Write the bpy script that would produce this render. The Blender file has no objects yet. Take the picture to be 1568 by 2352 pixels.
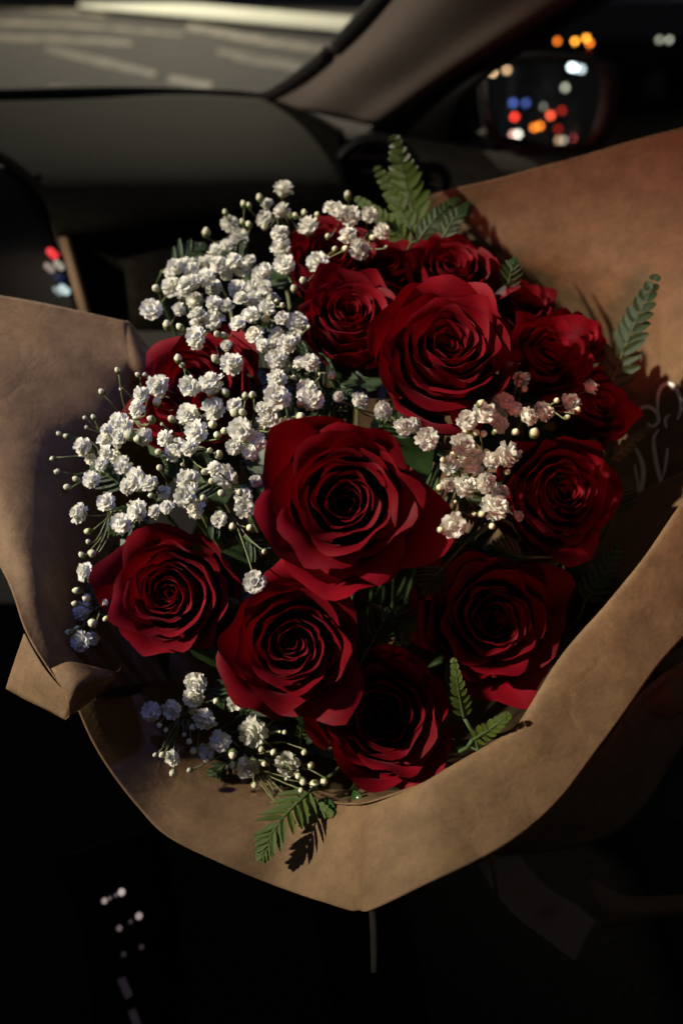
import bpy, math, random
import numpy as np
from mathutils import Vector, Matrix, Quaternion

random.seed(7)
rng = np.random.default_rng(11)
sc = bpy.context.scene
col = sc.collection

# ------------------------------------------------------------------ camera
CAM = Vector((0.0, 0.0, 1.15))
PITCH = math.radians(36)                      # looks down at the bouquet on the lap
cam_d = bpy.data.cameras.new("camera")
cam = bpy.data.objects.new("camera", cam_d); col.objects.link(cam)
cam.location = CAM
cam.rotation_euler = (math.radians(90) - PITCH, 0, 0)
cam_d.sensor_fit = 'HORIZONTAL'; cam_d.sensor_width = 24.0; cam_d.lens = 27.0
cam_d.clip_start = 0.02; cam_d.clip_end = 400
cam_d.dof.use_dof = True
cam_d.dof.focus_distance = 0.365
cam_d.dof.aperture_fstop = 5.0
sc.camera = cam
TX = 12.0 / 27.0; TY = TX * 2352 / 1568
RIGHT = Vector((1, 0, 0)); UP = Vector((0, math.sin(PITCH), math.cos(PITCH)))
FWD = Vector((0, math.cos(PITCH), -math.sin(PITCH))); BACK = -FWD
def ray(px, py):
    return FWD + RIGHT * ((px - 784) / 784 * TX) + UP * ((1176 - py) / 1176 * TY)
def at(px, py, d):                             # sight line of the photograph at a measured depth -> world point
    return CAM + ray(px, py) * d
def ground(px, py, z=0.0):
    r = ray(px, py); return CAM + r * ((z - CAM.z) / r.z)
def dirw(x, y, z): return (RIGHT * x + UP * y + BACK * z).normalized()
def pxm(p, d): return p / 784 * TX * d         # pixels -> metres at a depth

# ------------------------------------------------------------------ world and lamps (night)
w = bpy.data.worlds.new("World"); sc.world = w; w.use_nodes = True
bg = w.node_tree.nodes["Background"]
bg.inputs[0].default_value = (0.82, 0.84, 1.0, 1); bg.inputs[1].default_value = 0.042
sc.view_settings.view_transform = 'Standard'; sc.view_settings.look = 'None'
sc.view_settings.exposure = 0.0; sc.view_settings.gamma = 1.0
sc.cycles.use_denoising = True
sc.cycles.max_bounces = 6; sc.cycles.sample_clamp_indirect = 3.0
sc.cycles.caustics_reflective = False; sc.cycles.caustics_refractive = False

def spot(name, loc, aim, power, color, radius, cone, blend):
    l = bpy.data.lights.new(name, 'SPOT'); o = bpy.data.objects.new(name, l); col.objects.link(o)
    l.energy = power; l.color = color; l.shadow_soft_size = radius
    l.spot_size = math.radians(cone); l.spot_blend = blend
    o.location = loc; o.rotation_euler = (Vector(aim) - Vector(loc)).to_track_quat('-Z', 'Y').to_euler()
    return o
HEART = at(720, 1250, 0.37)
# street lamp shining in through the driver's side window
KEY_DIR = dirw(-0.79, 0.40, 0.45)
spot("street_lamp_light", HEART + KEY_DIR * 4.0, at(440, 930, 0.39), 1280, (1.0, 0.89, 0.72), 0.07, 8.7, 0.95)
# cold blue fill added from ahead for the bluish left side, source unknown
spot("shop_sign_light", HEART + dirw(-0.08, 0.74, 0.60) * 3.0, at(250, 960, 0.42), 170, (0.20, 0.27, 1.0), 0.12, 6.0, 1.0)
# brake-light glow from the car alongside
spot("brake_light_glow", HEART + dirw(-0.15, -0.35, 0.9) * 2.0, at(1610, 580, 0.45), 150, (1.0, 0.16, 0.13), 0.15, 8, 1.0)
# street lamp over the road ahead
spot("road_lamp_light", (-4.0, 23.0, 9.0), (-4.0, 16.0, 0), 8200, (1.0, 0.86, 0.66), 0.3, 110, 0.6)
spot("console_lamp_light", (-2.4, -0.9, 2.3), at(176, 640, 0.752), 300, (1.0, 0.80, 0.6), 0.05, 2.4, 1.0)  # added narrow spot brightening only the console trim strip, no real lamp there
# added spot that brightens the windscreen pillar outside the key light's cone
spot("pillar_lamp_light", (-2.6, -0.4, 2.6), at(860, 130, 0.86), 290, (1.0, 0.84, 0.68), 0.12, 9, 1.0)

# ------------------------------------------------------------------ materials
def nmat(name):
    m = bpy.data.materials.new(name); m.use_nodes = True
    nt = m.node_tree; b = nt.nodes["Principled BSDF"]; return m, nt, b
def N(nt, t, **kw):
    n = nt.nodes.new(t)
    for k, v in kw.items():
        if k.startswith('i_'):
            key = k[2:]; key = int(key) if key.isdigit() else key.replace('_', ' ')
            n.inputs[key].default_value = v
        else: setattr(n, k, v)
    return n
def plain(name, c, rough=0.6, metal=0.0, spec=0.5):
    m, nt, b = nmat(name)
    b.inputs['Base Color'].default_value = (*c, 1); b.inputs['Roughness'].default_value = rough
    b.inputs['Metallic'].default_value = metal; b.inputs['Specular IOR Level'].default_value = spec
    return m
def noisy(name, c1, c2, scale, rough=0.7, bump=0.2, bscale=None, dist=0.002, spec=0.3, trans=0.0, tcol=None):
    m, nt, b = nmat(name)
    tc = N(nt, 'ShaderNodeTexCoord')
    n1 = N(nt, 'ShaderNodeTexNoise', i_Scale=scale, i_Detail=5.0)
    nt.links.new(tc.outputs['Object'], n1.inputs['Vector'])
    cr = N(nt, 'ShaderNodeValToRGB')
    cr.color_ramp.elements[0].position = 0.35; cr.color_ramp.elements[1].position = 0.68
    cr.color_ramp.elements[0].color = (*c1, 1); cr.color_ramp.elements[1].color = (*c2, 1)
    nt.links.new(n1.outputs['Fac'], cr.inputs['Fac'])
    oi = N(nt, 'ShaderNodeObjectInfo')
    mr = N(nt, 'ShaderNodeMapRange', i_3=0.8, i_4=1.15)
    nt.links.new(oi.outputs['Random'], mr.inputs[0])
    hs = N(nt, 'ShaderNodeHueSaturation')
    nt.links.new(cr.outputs['Color'], hs.inputs['Color']); nt.links.new(mr.outputs[0], hs.inputs['Value'])
    nt.links.new(hs.outputs['Color'], b.inputs['Base Color'])
    b.inputs['Roughness'].default_value = rough; b.inputs['Specular IOR Level'].default_value = spec
    if bump:
        n2 = N(nt, 'ShaderNodeTexNoise', i_Scale=bscale or scale * 4, i_Detail=3.0)
        nt.links.new(tc.outputs['Object'], n2.inputs['Vector'])
        bp = N(nt, 'ShaderNodeBump', i_Strength=bump, i_Distance=dist)
        nt.links.new(n2.outputs['Fac'], bp.inputs['Height']); nt.links.new(bp.outputs['Normal'], b.inputs['Normal'])
    if trans:
        tr = N(nt, 'ShaderNodeBsdfTranslucent'); tr.inputs['Color'].default_value = (*tcol, 1)
        mx = N(nt, 'ShaderNodeMixShader', i_0=trans)
        out = nt.nodes['Material Output']
        nt.links.new(b.outputs[0], mx.inputs[1]); nt.links.new(tr.outputs[0], mx.inputs[2])
        nt.links.new(mx.outputs[0], out.inputs['Surface'])
    return m
def glow(name, c, s):
    m, nt, b = nmat(name)
    b.inputs['Base Color'].default_value = (0, 0, 0, 1)
    b.inputs['Emission Color'].default_value = (*c, 1); b.inputs['Emission Strength'].default_value = s
    return m

def petal_mat():
    m = noisy('rose_petal_velvet', (0.10, 0.0008, 0.0042), (0.185, 0.0016, 0.0085), 40, 0.6, 0.25, 700, 0.0004, 0.12,
              0.10, (0.5, 0.003, 0.01))
    b = m.node_tree.nodes["Principled BSDF"]
    b.inputs['Sheen Weight'].default_value = 0.07
    b.inputs['Sheen Roughness'].default_value = 0.35
    b.inputs['Sheen Tint'].default_value = (1.0, 0.22, 0.30, 1)
    return m
M = {}
M['petal'] = petal_mat()
M['white'] = noisy('baby_breath_petal', (0.80, 0.79, 0.70), (0.90, 0.89, 0.83), 300, 0.7, 0.2, 1500, 0.0002, 0.2, 0.35, (0.85, 0.85, 0.74))
M['bud'] = noisy('baby_breath_bud', (0.55, 0.56, 0.32), (0.78, 0.76, 0.58), 300, 0.6, 0.15, 900, 0.0002, 0.3)
M['calyx'] = plain('calyx_green', (0.12, 0.17, 0.05), 0.6)
M['twig'] = plain('thin_green_twig', (0.13, 0.15, 0.06), 0.65)
M['stem'] = plain('stem_green', (0.05, 0.09, 0.025), 0.6)
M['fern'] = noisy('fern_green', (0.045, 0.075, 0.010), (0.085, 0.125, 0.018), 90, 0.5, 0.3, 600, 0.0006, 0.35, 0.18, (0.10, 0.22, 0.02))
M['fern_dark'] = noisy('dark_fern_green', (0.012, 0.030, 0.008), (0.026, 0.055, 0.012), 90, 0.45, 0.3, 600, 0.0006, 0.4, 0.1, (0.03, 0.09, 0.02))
M['leaf'] = noisy('glossy_leaf', (0.02, 0.06, 0.015), (0.04, 0.10, 0.022), 60, 0.25, 0.2, 300, 0.0006, 0.5)
def kraft(name, k=1.0, warm=0.0):
    m, nt, b = nmat(name)
    tc = N(nt, 'ShaderNodeTexCoord')
    big = N(nt, 'ShaderNodeTexNoise', i_Scale=75.0, i_Detail=7.0, i_Roughness=0.66)
    mp = N(nt, 'ShaderNodeMapping'); mp.inputs['Scale'].default_value = (420, 620, 520)
    fib = N(nt, 'ShaderNodeTexNoise', i_Scale=1.0, i_Detail=4.0, i_Distortion=0.6)
    nt.links.new(tc.outputs['Object'], big.inputs['Vector'])
    nt.links.new(tc.outputs['Object'], mp.inputs['Vector']); nt.links.new(mp.outputs[0], fib.inputs['Vector'])
    add = N(nt, 'ShaderNodeMath', operation='MULTIPLY_ADD', i_1=0.25); nt.links.new(fib.outputs['Fac'], add.inputs[0])
    ml = N(nt, 'ShaderNodeMath', operation='MULTIPLY', i_1=0.8); nt.links.new(big.outputs['Fac'], ml.inputs[0])
    nt.links.new(ml.outputs[0], add.inputs[2])
    cr = N(nt, 'ShaderNodeValToRGB'); e = cr.color_ramp.elements
    e[0].position = 0.40; e[1].position = 0.64
    e[0].color = (0.128 * k, 0.078 * k, 0.039 * k, 1); e[1].color = (0.190 * k, 0.117 * k, 0.059 * k, 1)
    nt.links.new(add.outputs[0], cr.inputs['Fac']); nt.links.new(cr.outputs['Color'], b.inputs['Base Color'])
    b.inputs['Roughness'].default_value = 0.72; b.inputs['Specular IOR Level'].default_value = 0.25
    n3 = N(nt, 'ShaderNodeTexNoise', i_Scale=32.0, i_Detail=3.0, i_Distortion=1.2)
    nt.links.new(tc.outputs['Object'], n3.inputs['Vector'])
    b1 = N(nt, 'ShaderNodeBump', i_Strength=0.12, i_Distance=0.004); nt.links.new(n3.outputs['Fac'], b1.inputs['Height'])
    b2 = N(nt, 'ShaderNodeBump', i_Strength=0.25, i_Distance=0.0006); nt.links.new(fib.outputs['Fac'], b2.inputs['Height'])
    vo = N(nt, 'ShaderNodeTexVoronoi', feature='DISTANCE_TO_EDGE', i_Scale=16.0)
    wv_ = N(nt, 'ShaderNodeVectorMath', operation='ADD'); sc_ = N(nt, 'ShaderNodeVectorMath', operation='SCALE'); sc_.inputs['Scale'].default_value = 0.03
    nt.links.new(n3.outputs['Color'], sc_.inputs[0]); nt.links.new(tc.outputs['Object'], wv_.inputs[0]); nt.links.new(sc_.outputs[0], wv_.inputs[1]); nt.links.new(wv_.outputs[0], vo.inputs['Vector'])
    pw = N(nt, 'ShaderNodeMapRange', i_1=0.0, i_2=0.10, i_3=0.0, i_4=1.0); nt.links.new(vo.outputs['Distance'], pw.inputs[0])
    b0 = N(nt, 'ShaderNodeBump', i_Strength=0.16, i_Distance=0.0012); nt.links.new(pw.outputs[0], b0.inputs['Height']); nt.links.new(b1.outputs[0], b0.inputs['Normal'])
    nt.links.new(b0.outputs[0], b2.inputs['Normal']); nt.links.new(b2.outputs[0], b.inputs['Normal'])
    return m
M['kraft'] = kraft('kraft_paper')
M['print'] = plain('white_ink', (0.85, 0.85, 0.84), 0.7)
M['plastic'] = noisy('dark_dash_plastic', (0.015, 0.015, 0.012), (0.024, 0.023, 0.018), 120, 0.85, 0.25, 900, 0.0006, 0.10)
M['black'] = plain('black_plastic', (0.006, 0.006, 0.006), 0.5, 0, 0.3)
M['carpet'] = noisy('black_carpet', (0.0025, 0.0025, 0.0025), (0.005, 0.005, 0.005), 300, 0.95, 0.5, 900, 0.003, 0.0)
M['pillar'] = noisy('grey_beige_pillar_cloth', (0.20, 0.17, 0.145), (0.25, 0.215, 0.185), 500, 0.9, 0.2, 1500, 0.0006, 0.1)
M['trim'] = plain('tan_satin_trim', (0.42, 0.29, 0.18), 0.4)
M['rubber'] = plain('rubber_seal', (0.008, 0.008, 0.008), 0.7)
M['asphalt'] = noisy('asphalt', (0.042, 0.040, 0.038), (0.07, 0.066, 0.06), 3, 0.85, 0.4, 60, 0.01, 0.3)
M['paint'] = noisy('worn_road_paint', (0.06, 0.055, 0.045), (0.34, 0.31, 0.24), 3, 0.7, 0.1)
M['kerb'] = noisy('pale_kerb_stone', (0.42, 0.44, 0.38), (0.55, 0.56, 0.48), 3, 0.8, 0.2)
M['verge'] = noisy('dim_verge', (0.035, 0.032, 0.016), (0.07, 0.06, 0.03), 1.5, 0.9, 0.5, 8, 0.05)
M['silver'] = plain('mirror_silver', (0.9, 0.9, 0.9), 0.0, 1.0)
M['carpaint'] = plain('dark_car_paint', (0.015, 0.016, 0.02), 0.3)
M['steel'] = plain('painted_steel', (0.04, 0.04, 0.04), 0.5)
M['pane'] = plain('dark_car_glass', (0.01, 0.012, 0.014), 0.1)
def glassm():
    m, nt, b = nmat('windscreen_glass')
    t = N(nt, 'ShaderNodeBsdfTransparent'); t.inputs[0].default_value = (0.93, 0.96, 0.94, 1)
    g = N(nt, 'ShaderNodeBsdfGlossy', i_Roughness=0.0); mx = N(nt, 'ShaderNodeMixShader', i_0=0.04)
    nt.links.new(t.outputs[0], mx.inputs[1]); nt.links.new(g.outputs[0], mx.inputs[2])
    nt.links.new(mx.outputs[0], nt.nodes['Material Output'].inputs['Surface']); return m
M['glass'] = glassm()
def cello():
    m, nt, b = nmat('cellophane')
    t = N(nt, 'ShaderNodeBsdfTransparent'); t.inputs[0].default_value = (0.8, 0.8, 0.8, 1)
    d = N(nt, 'ShaderNodeBsdfPrincipled'); d.inputs['Base Color'].default_value = (0.34, 0.24, 0.16, 1); d.inputs['Roughness'].default_value = 0.35
    mx = N(nt, 'ShaderNodeMixShader', i_0=0.45)
    nt.links.new(t.outputs[0], mx.inputs[1]); nt.links.new(d.outputs[0], mx.inputs[2])
    nt.links.new(mx.outputs[0], nt.nodes['Material Output'].inputs['Surface']); return m
M['cello'] = cello()

# ------------------------------------------------------------------ building helpers
def mesh(name, verts, faces, mats, smooth=True, midx=None):
    me = bpy.data.meshes.new(name)
    me.from_pydata([tuple(v) for v in verts], [], [tuple(f) for f in faces])
    for m in (mats if isinstance(mats, (list, tuple)) else [mats]): me.materials.append(m)
    if midx is not None: me.polygons.foreach_set('material_index', midx)
    if smooth: me.polygons.foreach_set('use_smooth', [True] * len(me.polygons))
    me.update(); return me
def tag(o, label=None, cat=None, group=None, kind=None):
    if label: o['label'] = label
    if cat: o['category'] = cat
    if group: o['group'] = group
    if kind: o['kind'] = kind
    return o
def thing(name, label, cat, loc, group=None, rot=None):
    o = bpy.data.objects.new(name, None); col.objects.link(o); o.empty_display_size = 0.02
    o.location = loc
    if rot is not None: o.rotation_mode = 'QUATERNION'; o.rotation_quaternion = rot
    return tag(o, label, cat, group)
def link(name, me, parent=None):
    o = bpy.data.objects.new(name, me); col.objects.link(o)
    if parent: o.parent = parent
    return o
def wpart(name, verts, faces, mat, parent=None, smooth=True):
    """world-space vertices -> a part of an unrotated thing (or a top-level mesh)"""
    if parent is not None:
        off = Vector(parent.location)
        if parent.parent: off = off + Vector(parent.parent.location)
        verts = [Vector(v) - off for v in verts]
        return link(name, mesh(name, verts, faces, mat, smooth), parent)
    c = sum((Vector(v) for v in verts), Vector()) / len(verts)
    o = link(name, mesh(name, [Vector(v) - c for v in verts], faces, mat, smooth)); o.location = c
    return o
def gridf(nu, nv, off=0):
    return [(off + j * nu + i, off + j * nu + i + 1, off + (j + 1) * nu + i + 1, off + (j + 1) * nu + i)
            for j in range(nv - 1) for i in range(nu - 1)]
def cr(P, n):
    P = np.asarray(P, float); k = len(P)
    Q = np.vstack([2 * P[0] - P[1], P, 2 * P[-1] - P[-2]]); out = []
    for a in np.linspace(0, k - 1, n):
        i = min(int(a), k - 2); t = a - i
        p0, p1, p2, p3 = Q[i], Q[i + 1], Q[i + 2], Q[i + 3]
        out.append(0.5 * (2 * p1 + (p2 - p0) * t + (2 * p0 - 5 * p1 + 4 * p2 - p3) * t * t + (3 * p1 - p0 - 3 * p2 + p3) * t ** 3))
    return np.array(out)
def vnoise(p, s, seed=0):
    a = math.sin(p[0] * s * 1.7 + seed * 1.3 + 2.1 * math.sin(p[1] * s * .9 + seed)) + math.sin(p[1] * s * 1.3 + seed * 2.1 + 1.7 * math.sin(p[2] * s * 1.1 + 1))
    return 0.5 * (a * 0.6 + 0.4 * math.sin((p[0] + p[2]) * s * 2.9 + seed * 3.7))
def loft(rows, nu, nv, amp=0.0, s=20, seed=0):
    """rows of (px,py,depth) control points -> world grid"""
    R = [cr([at(*p) for p in r], nu) for r in rows]
    A = np.stack([cr([R[j][i] for j in range(len(R))], nv) for i in range(nu)], axis=1)
    V = [Vector(A[j, i]) for j in range(nv) for i in range(nu)]
    if amp:
        V = [v + BACK * (amp * vnoise(v, s, seed)) for v in V]
    return V, gridf(nu, nv)
def thick(V, F, nu, nv, t):
    """closes a grid sheet into a thin slab (paper, panels)"""
    n = len(V); nrm = [Vector() for _ in V]
    for f in F:
        k = (V[f[1]] - V[f[0]]).cross(V[f[3]] - V[f[0]])
        for i in f: nrm[i] += k
    cen_ = sum(V, Vector()) / n; sg = 1 if sum((nm.dot(CAM - v) for v, nm in zip(V, nrm))) > 0 else -1
    W = [v - sg * (nm.normalized() if nm.length else BACK) * t for v, nm in zip(V, nrm)]
    F2 = [tuple(reversed([i + n for i in f])) for f in F]
    ring = list(range(nu)) + [j * nu + nu - 1 for j in range(1, nv)] + [(nv - 1) * nu + i for i in range(nu - 2, -1, -1)] + [j * nu for j in range(nv - 2, 0, -1)]
    S = [(ring[(k + 1) % len(ring)], ring[k], ring[k] + n, ring[(k + 1) % len(ring)] + n) for k in range(len(ring))]
    return list(V) + W, list(F) + F2 + S
def tube(pts, rad, seg=6, off=0, cap=True):
    pts = [Vector(p) for p in pts]; V = []; F = []
    for k, p in enumerate(pts):
        d = (pts[min(k + 1, len(pts) - 1)] - pts[max(k - 1, 0)]).normalized()
        a = d.orthogonal().normalized(); b = d.cross(a)
        r = rad[k] if isinstance(rad, (list, tuple)) else rad
        for i in range(seg):
            an = 2 * math.pi * i / seg; V.append(p + (a * math.cos(an) + b * math.sin(an)) * r)
    for k in range(len(pts) - 1):
        for i in range(seg):
            F.append((off + k * seg + i, off + k * seg + (i + 1) % seg, off + (k + 1) * seg + (i + 1) % seg, off + (k + 1) * seg + i))
    if cap:
        F.append(tuple(off + i for i in reversed(range(seg)))); F.append(tuple(off + (len(pts) - 1) * seg + i for i in range(seg)))
    return V, F
def boxv(c, ax, ay, az, off=0):
    c = Vector(c); V = [c + ax * i + ay * j + az * k for k in (-1, 1) for j in (-1, 1) for i in (-1, 1)]
    F = [(0, 2, 3, 1), (4, 5, 7, 6), (0, 1, 5, 4), (2, 6, 7, 3), (0, 4, 6, 2), (1, 3, 7, 5)]
    return V, [tuple(off + i for i in f) for f in F]
def ball(c, r, seg=10, rings=6, off=0, sq=(1, 1, 1)):
    V = []; F = []; c = Vector(c)
    for j in range(rings + 1):
        th = math.pi * j / rings
        for i in range(seg):
            an = 2 * math.pi * i / seg
            V.append(c + Vector((math.sin(th) * math.cos(an) * sq[0], math.sin(th) * math.sin(an) * sq[1], math.cos(th) * sq[2])) * r)
    for j in range(rings):
        for i in range(seg):
            F.append((off + j * seg + i, off + (j + 1) * seg + i, off + (j + 1) * seg + (i + 1) % seg, off + j * seg + (i + 1) % seg))
    return V, F

# ------------------------------------------------------------------ the place outside: road, kerb, verge, lights
def flat(name, poly, z, mat, parent=None):
    return wpart(name, [ground(x, y, z) for x, y in poly], [tuple(range(len(poly)))], mat, parent, False)
road = link('road', mesh('road', [(-60, -80, 0), (60, -80, 0), (60, 80, 0), (-60, 80, 0)], [(0, 1, 2, 3)], M['asphalt'], False))
tag(road, kind='structure')
marks = [[(112, 196), (190, 200), (188, 214), (114, 212)],  # first patch: a pale windscreen reflection painted onto the road
         [(540, 124), (700, 150), (742, 160), (738, 172), (690, 164), (536, 136)],
         [(-60, 44), (180, 52), (420, 74), (420, 82), (180, 62), (-60, 54)],
         [(-60, 76), (150, 84), (300, 92), (300, 104), (150, 96), (-60, 92)],
         [(110, 104), (260, 138), (360, 164), (352, 176), (240, 152), (100, 116)],
         [(390, 172), (488, 188), (482, 204), (384, 188)],
         [(430, 52), (600, 84), (756, 108), (752, 122), (600, 100), (426, 66)],
         [(500, 112), (640, 136), (760, 152), (758, 160), (640, 146), (496, 122)],
         [(-60, 8), (120, 16), (240, 26), (240, 38), (120, 28), (-60, 20)]]
for p in marks: flat('lane_marking', p, 0.004, M['paint'], road)
k0 = [ground(x, y, 0.12) for x, y in [(180, -16), (900, 46), (900, 80), (180, 14)]]
kb = [Vector((v.x, v.y, 0.0)) for v in k0]
kerb = wpart('kerb', k0 + kb, [(0, 1, 2, 3), (7, 6, 5, 4), (0, 4, 5, 1), (1, 5, 6, 2), (2, 6, 7, 3), (3, 7, 4, 0)], M['kerb'], None, False)
tag(kerb, kind='structure')
vg = link('verge', mesh('verge', [(1.15, 1.6, 0.02), (30, 1.6, 0.02), (30, 60, 0.02), (1.15, 60, 0.02)], [(0, 1, 2, 3)], M['verge'], False))
tag(vg, kind='structure')

# lamps of the street: (pixel, distance, colour, brightness of the blurred disc)
GLOW = {}
def gmat(c, s):
    k = (c, round(s, 2))
    if k not in GLOW: GLOW[k] = glow('lamp_glow', c, s)
    return GLOW[k]
ORANGE = (1.0, 0.22, 0.02); AMBER = (1.0, 0.36, 0.03); TAN = (1.0, 0.62, 0.33); WHITE = (1.0, 0.92, 0.8)
COLD = (0.8, 0.92, 1.0); REDL = (1.0, 0.05, 0.03); BLUEL = (0.12, 0.20, 0.75); GREYG = (0.75, 0.75, 0.58)
def lamp_ball(parent, P, dist, c, b, nm):
    r = dist * 0.0028                       # real lens size
    v, f = ball(P, r, 10, 6)
    return wpart(nm, v, f, gmat(c, b * 7.0), parent)
def lamp_post(P, dist, c, b, label, cat, group):
    """pole, bracket arm, hood and lit lens"""
    nm = 'traffic_signal' if cat == 'signal' else 'street_lamp'
    bx = P.x + (0.5 if cat == 'signal' else -0.6)
    t = thing(nm, label, cat, (bx, P.y, 0), group)
    top = Vector((bx, P.y, P.z + 0.35))
    v, f = tube([(bx, P.y, 0), (bx, P.y, P.z * .5), top], [0.05, 0.04, 0.03], 8)
    wpart('pole', v, f, M['steel'], t)
    v, f = tube([top, ((bx + P.x) / 2, P.y, P.z + 0.36), (P.x, P.y, P.z + dist * .0045)], 0.02, 6)
    wpart('arm', v, f, M['steel'], t)
    r = dist * 0.0028
    v, f = ball((P.x, P.y, P.z + r * 1.5), r * 1.25, 10, 6, 0, (1, 1, 0.45))
    wpart('lamp_hood', v, f, M['steel'], t)
    lamp_ball(t, P, dist, c, b, 'lens')
CARPROF = [(-2.1, .35), (-2.15, .62), (-2.0, .85), (-1.75, .92), (-1.2, 1.38), (.25, 1.42), (.95, .98), (1.9, .84), (2.12, .62), (2.1, .35)]
def car(P, heading, lamps, label, group):
    """heading +1: nose towards +y.  lamps = list of (world point, dist, colour, brightness, name)"""
    t = thing('parked_car' if False else 'car', label, 'car', (P.x, P.y, 0), group)
    V = []; F = []; hw = [.78, .85, .86, .84, .60, .60, .84, .84, .82, .78]
    n = len(CARPROF)
    for sx in (-1, 1):
        for (y, z), h_ in zip(CARPROF, hw): V.append(Vector((P.x + sx * h_, P.y + y * heading, z)))
    F.append(tuple(range(n))); F.append(tuple(reversed(range(n, 2 * n))))
    for i in range(n): F.append((i, i + n, (i + 1) % n + n, (i + 1) % n))
    wpart('body', V, F, M['carpaint'], t, False)
    for (a, b_) in ((3, 4), (5, 6)):
        q = []
        for k, f_ in ((a, .12), (a, .12), (b_, .12), (b_, .12)): pass
        pa, pb = CARPROF[a], CARPROF[b_]; up = .006
        for sx, e in ((-1, .12), (1, .12), (1, .88), (-1, .88)):
            y = pa[0] + (pb[0] - pa[0]) * e; z = pa[1] + (pb[1] - pa[1]) * e + .012
            hh = (hw[a] + (hw[b_] - hw[a]) * e) * .9
            q.append(Vector((P.x + sx * hh, P.y + (y + (.012 if a == 5 else -.012)) * heading, z)))
        wpart('window', q, [(0, 1, 2, 3)], M['pane'], t, False)
    for sx in (-1, 1):
        for y in (-1.3, 1.35):
            v, f = tube([(P.x + sx * .66, P.y + y * heading, .32), (P.x + sx * .90, P.y + y * heading, .32)], .32, 14)
            wpart('wheel', v, f, M['rubber'], t)
    for Q, d, c, b, nm in lamps: lamp_ball(t, Q, d, c, b, nm)
    return t

CI = thing('car_interior', 'dark car cabin round the bouquet with dashboard, windscreen pillar and door', 'car', (0.0, 0.5, .18))
# ------------------------------------------------------------------ side mirror of the car
MC = at(1255, 240, 1.02)                       # middle of the mirror glass
d0 = ray(1255, 240).normalized()
r0 = Vector((0.20, -1.0, 0.035)).normalized()  # what it shows: the street behind
MN = (r0 - d0).normalized()
def on_mirror(px, py, lift=0.0):
    r = ray(px, py); t = (MC - CAM).dot(MN) / r.dot(MN); return CAM + r * t + MN * lift
def mirror_world(px, py, dist):
    p = on_mirror(px, py); d = ray(px, py).normalized(); r = d - 2 * d.dot(MN) * MN
    return p + r * dist
gl = [(1121, 172), (1140, 158), (1185, 146), (1250, 142), (1330, 143), (1362, 156), (1374, 190), (1370, 250), (1356, 300), (1340, 322), (1290, 331), (1210, 334), (1160, 326), (1142, 300), (1130, 240)]
def grow(poly, k, cx=1255, cy=240): return [(cx + (x - cx) * k, cy + (y - cy) * k) for x, y in poly]
ho = [(1108, 150), (1135, 135), (1185, 126), (1260, 122), (1360, 126), (1412, 145), (1424, 185), (1416, 250), (1400, 310), (1380, 336), (1300, 349), (1210, 352), (1145, 345), (1120, 310), (1110, 240)]
rings = [[on_mirror(x, y, 0.0) for x, y in gl], [on_mirror(x, y, 0.006) for x, y in grow(gl, 1.03)], [on_mirror(x, y, 0.004) for x, y in ho],
         [on_mirror(x, y, -0.035) for x, y in grow(ho, 1.02, 1275)], [on_mirror(x, y, -0.09) for x, y in grow(ho, 0.8, 1280)], [on_mirror(x, y, -0.115) for x, y in grow(ho, 0.35, 1280)]]
n = len(gl); V = [v for r in rings for v in r]; F = [(j * n + i, (j + 1) * n + i, (j + 1) * n + (i + 1) % n, j * n + (i + 1) % n) for j in range(len(rings) - 1) for i in range(n)]
F.append(tuple((len(rings) - 1) * n + i for i in range(n)))
mt = tag(wpart('side_mirror', V, F, M['black'], CI), 'black wing mirror reflecting traffic lights')
wpart('mirror_glass', [on_mirror(x, y, 0.002) for x, y in gl], [tuple(range(len(gl)))], M['silver'], mt, False)
arm_a = on_mirror(1150, 320, -0.05); arm_b = at(1060, 345, 0.97)
v, f = tube([arm_a, (arm_a + arm_b) / 2 + Vector((0, 0, -0.012)), arm_b], [.02, .022, .026], 10)
wpart('mounting_arm', v, f, M['black'], mt)

def mz(x, y): return (1061.7 + x * .3229, y * .3229)
# traffic seen in the mirror
ML = {'a': (215, 510, TAN, .85), 'b': (315, 495, TAN, .5), 'c': (775, 475, COLD, 1.6), 'c2': (800, 480, COLD, 1.0), 'd': (845, 490, COLD, .6), 'e': (730, 620, GREYG, .38),
      'f': (360, 730, BLUEL, .40), 'g': (450, 730, BLUEL, .28), 'h': (370, 828, REDL, 1.0), 'i': (588, 755, WHITE, .5), 'j': (625, 818, (1, .11, .05), .9),
      'k': (705, 785, REDL, .22), 'l': (510, 905, ORANGE, .95), 'm': (550, 893, ORANGE, .9), 'n': (360, 955, (1, .5, .4), .6), 'o': (395, 952, WHITE, .85),
      'p': (680, 915, REDL, .12), 'q': (778, 910, TAN, .32), 'r': (685, 995, TAN, .25), 's': (730, 995, WHITE, .7), 't': (778, 980, (1, .12, .1), .9), 'u': (775, 725, BLUEL, .10)}
def mp(k, dist):
    x, y, c, b = ML[k]; X, Y = mz(x, y); return mirror_world(X, Y, dist), dist, c, b
def mcar(keys, dist, names, heading, label, group=None):
    L = [mp(k, dist) + (nm,) for k, nm in zip(keys, names)]
    c = sum((l[0] for l in L), Vector()) / len(L)
    car(Vector((c.x, c.y - 2.75, 0)), heading, L, label, group)
mcar(['n', 'o', 'h'], 20, ['headlight', 'headlight', 'tail_light'], 1, 'dark car behind with white headlights, shown in the wing mirror')
mcar(['r', 's', 't'], 26, ['headlight', 'headlight', 'tail_light'], 1, 'dark car with a headlight and a pink red lamp, shown in the wing mirror')
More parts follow.
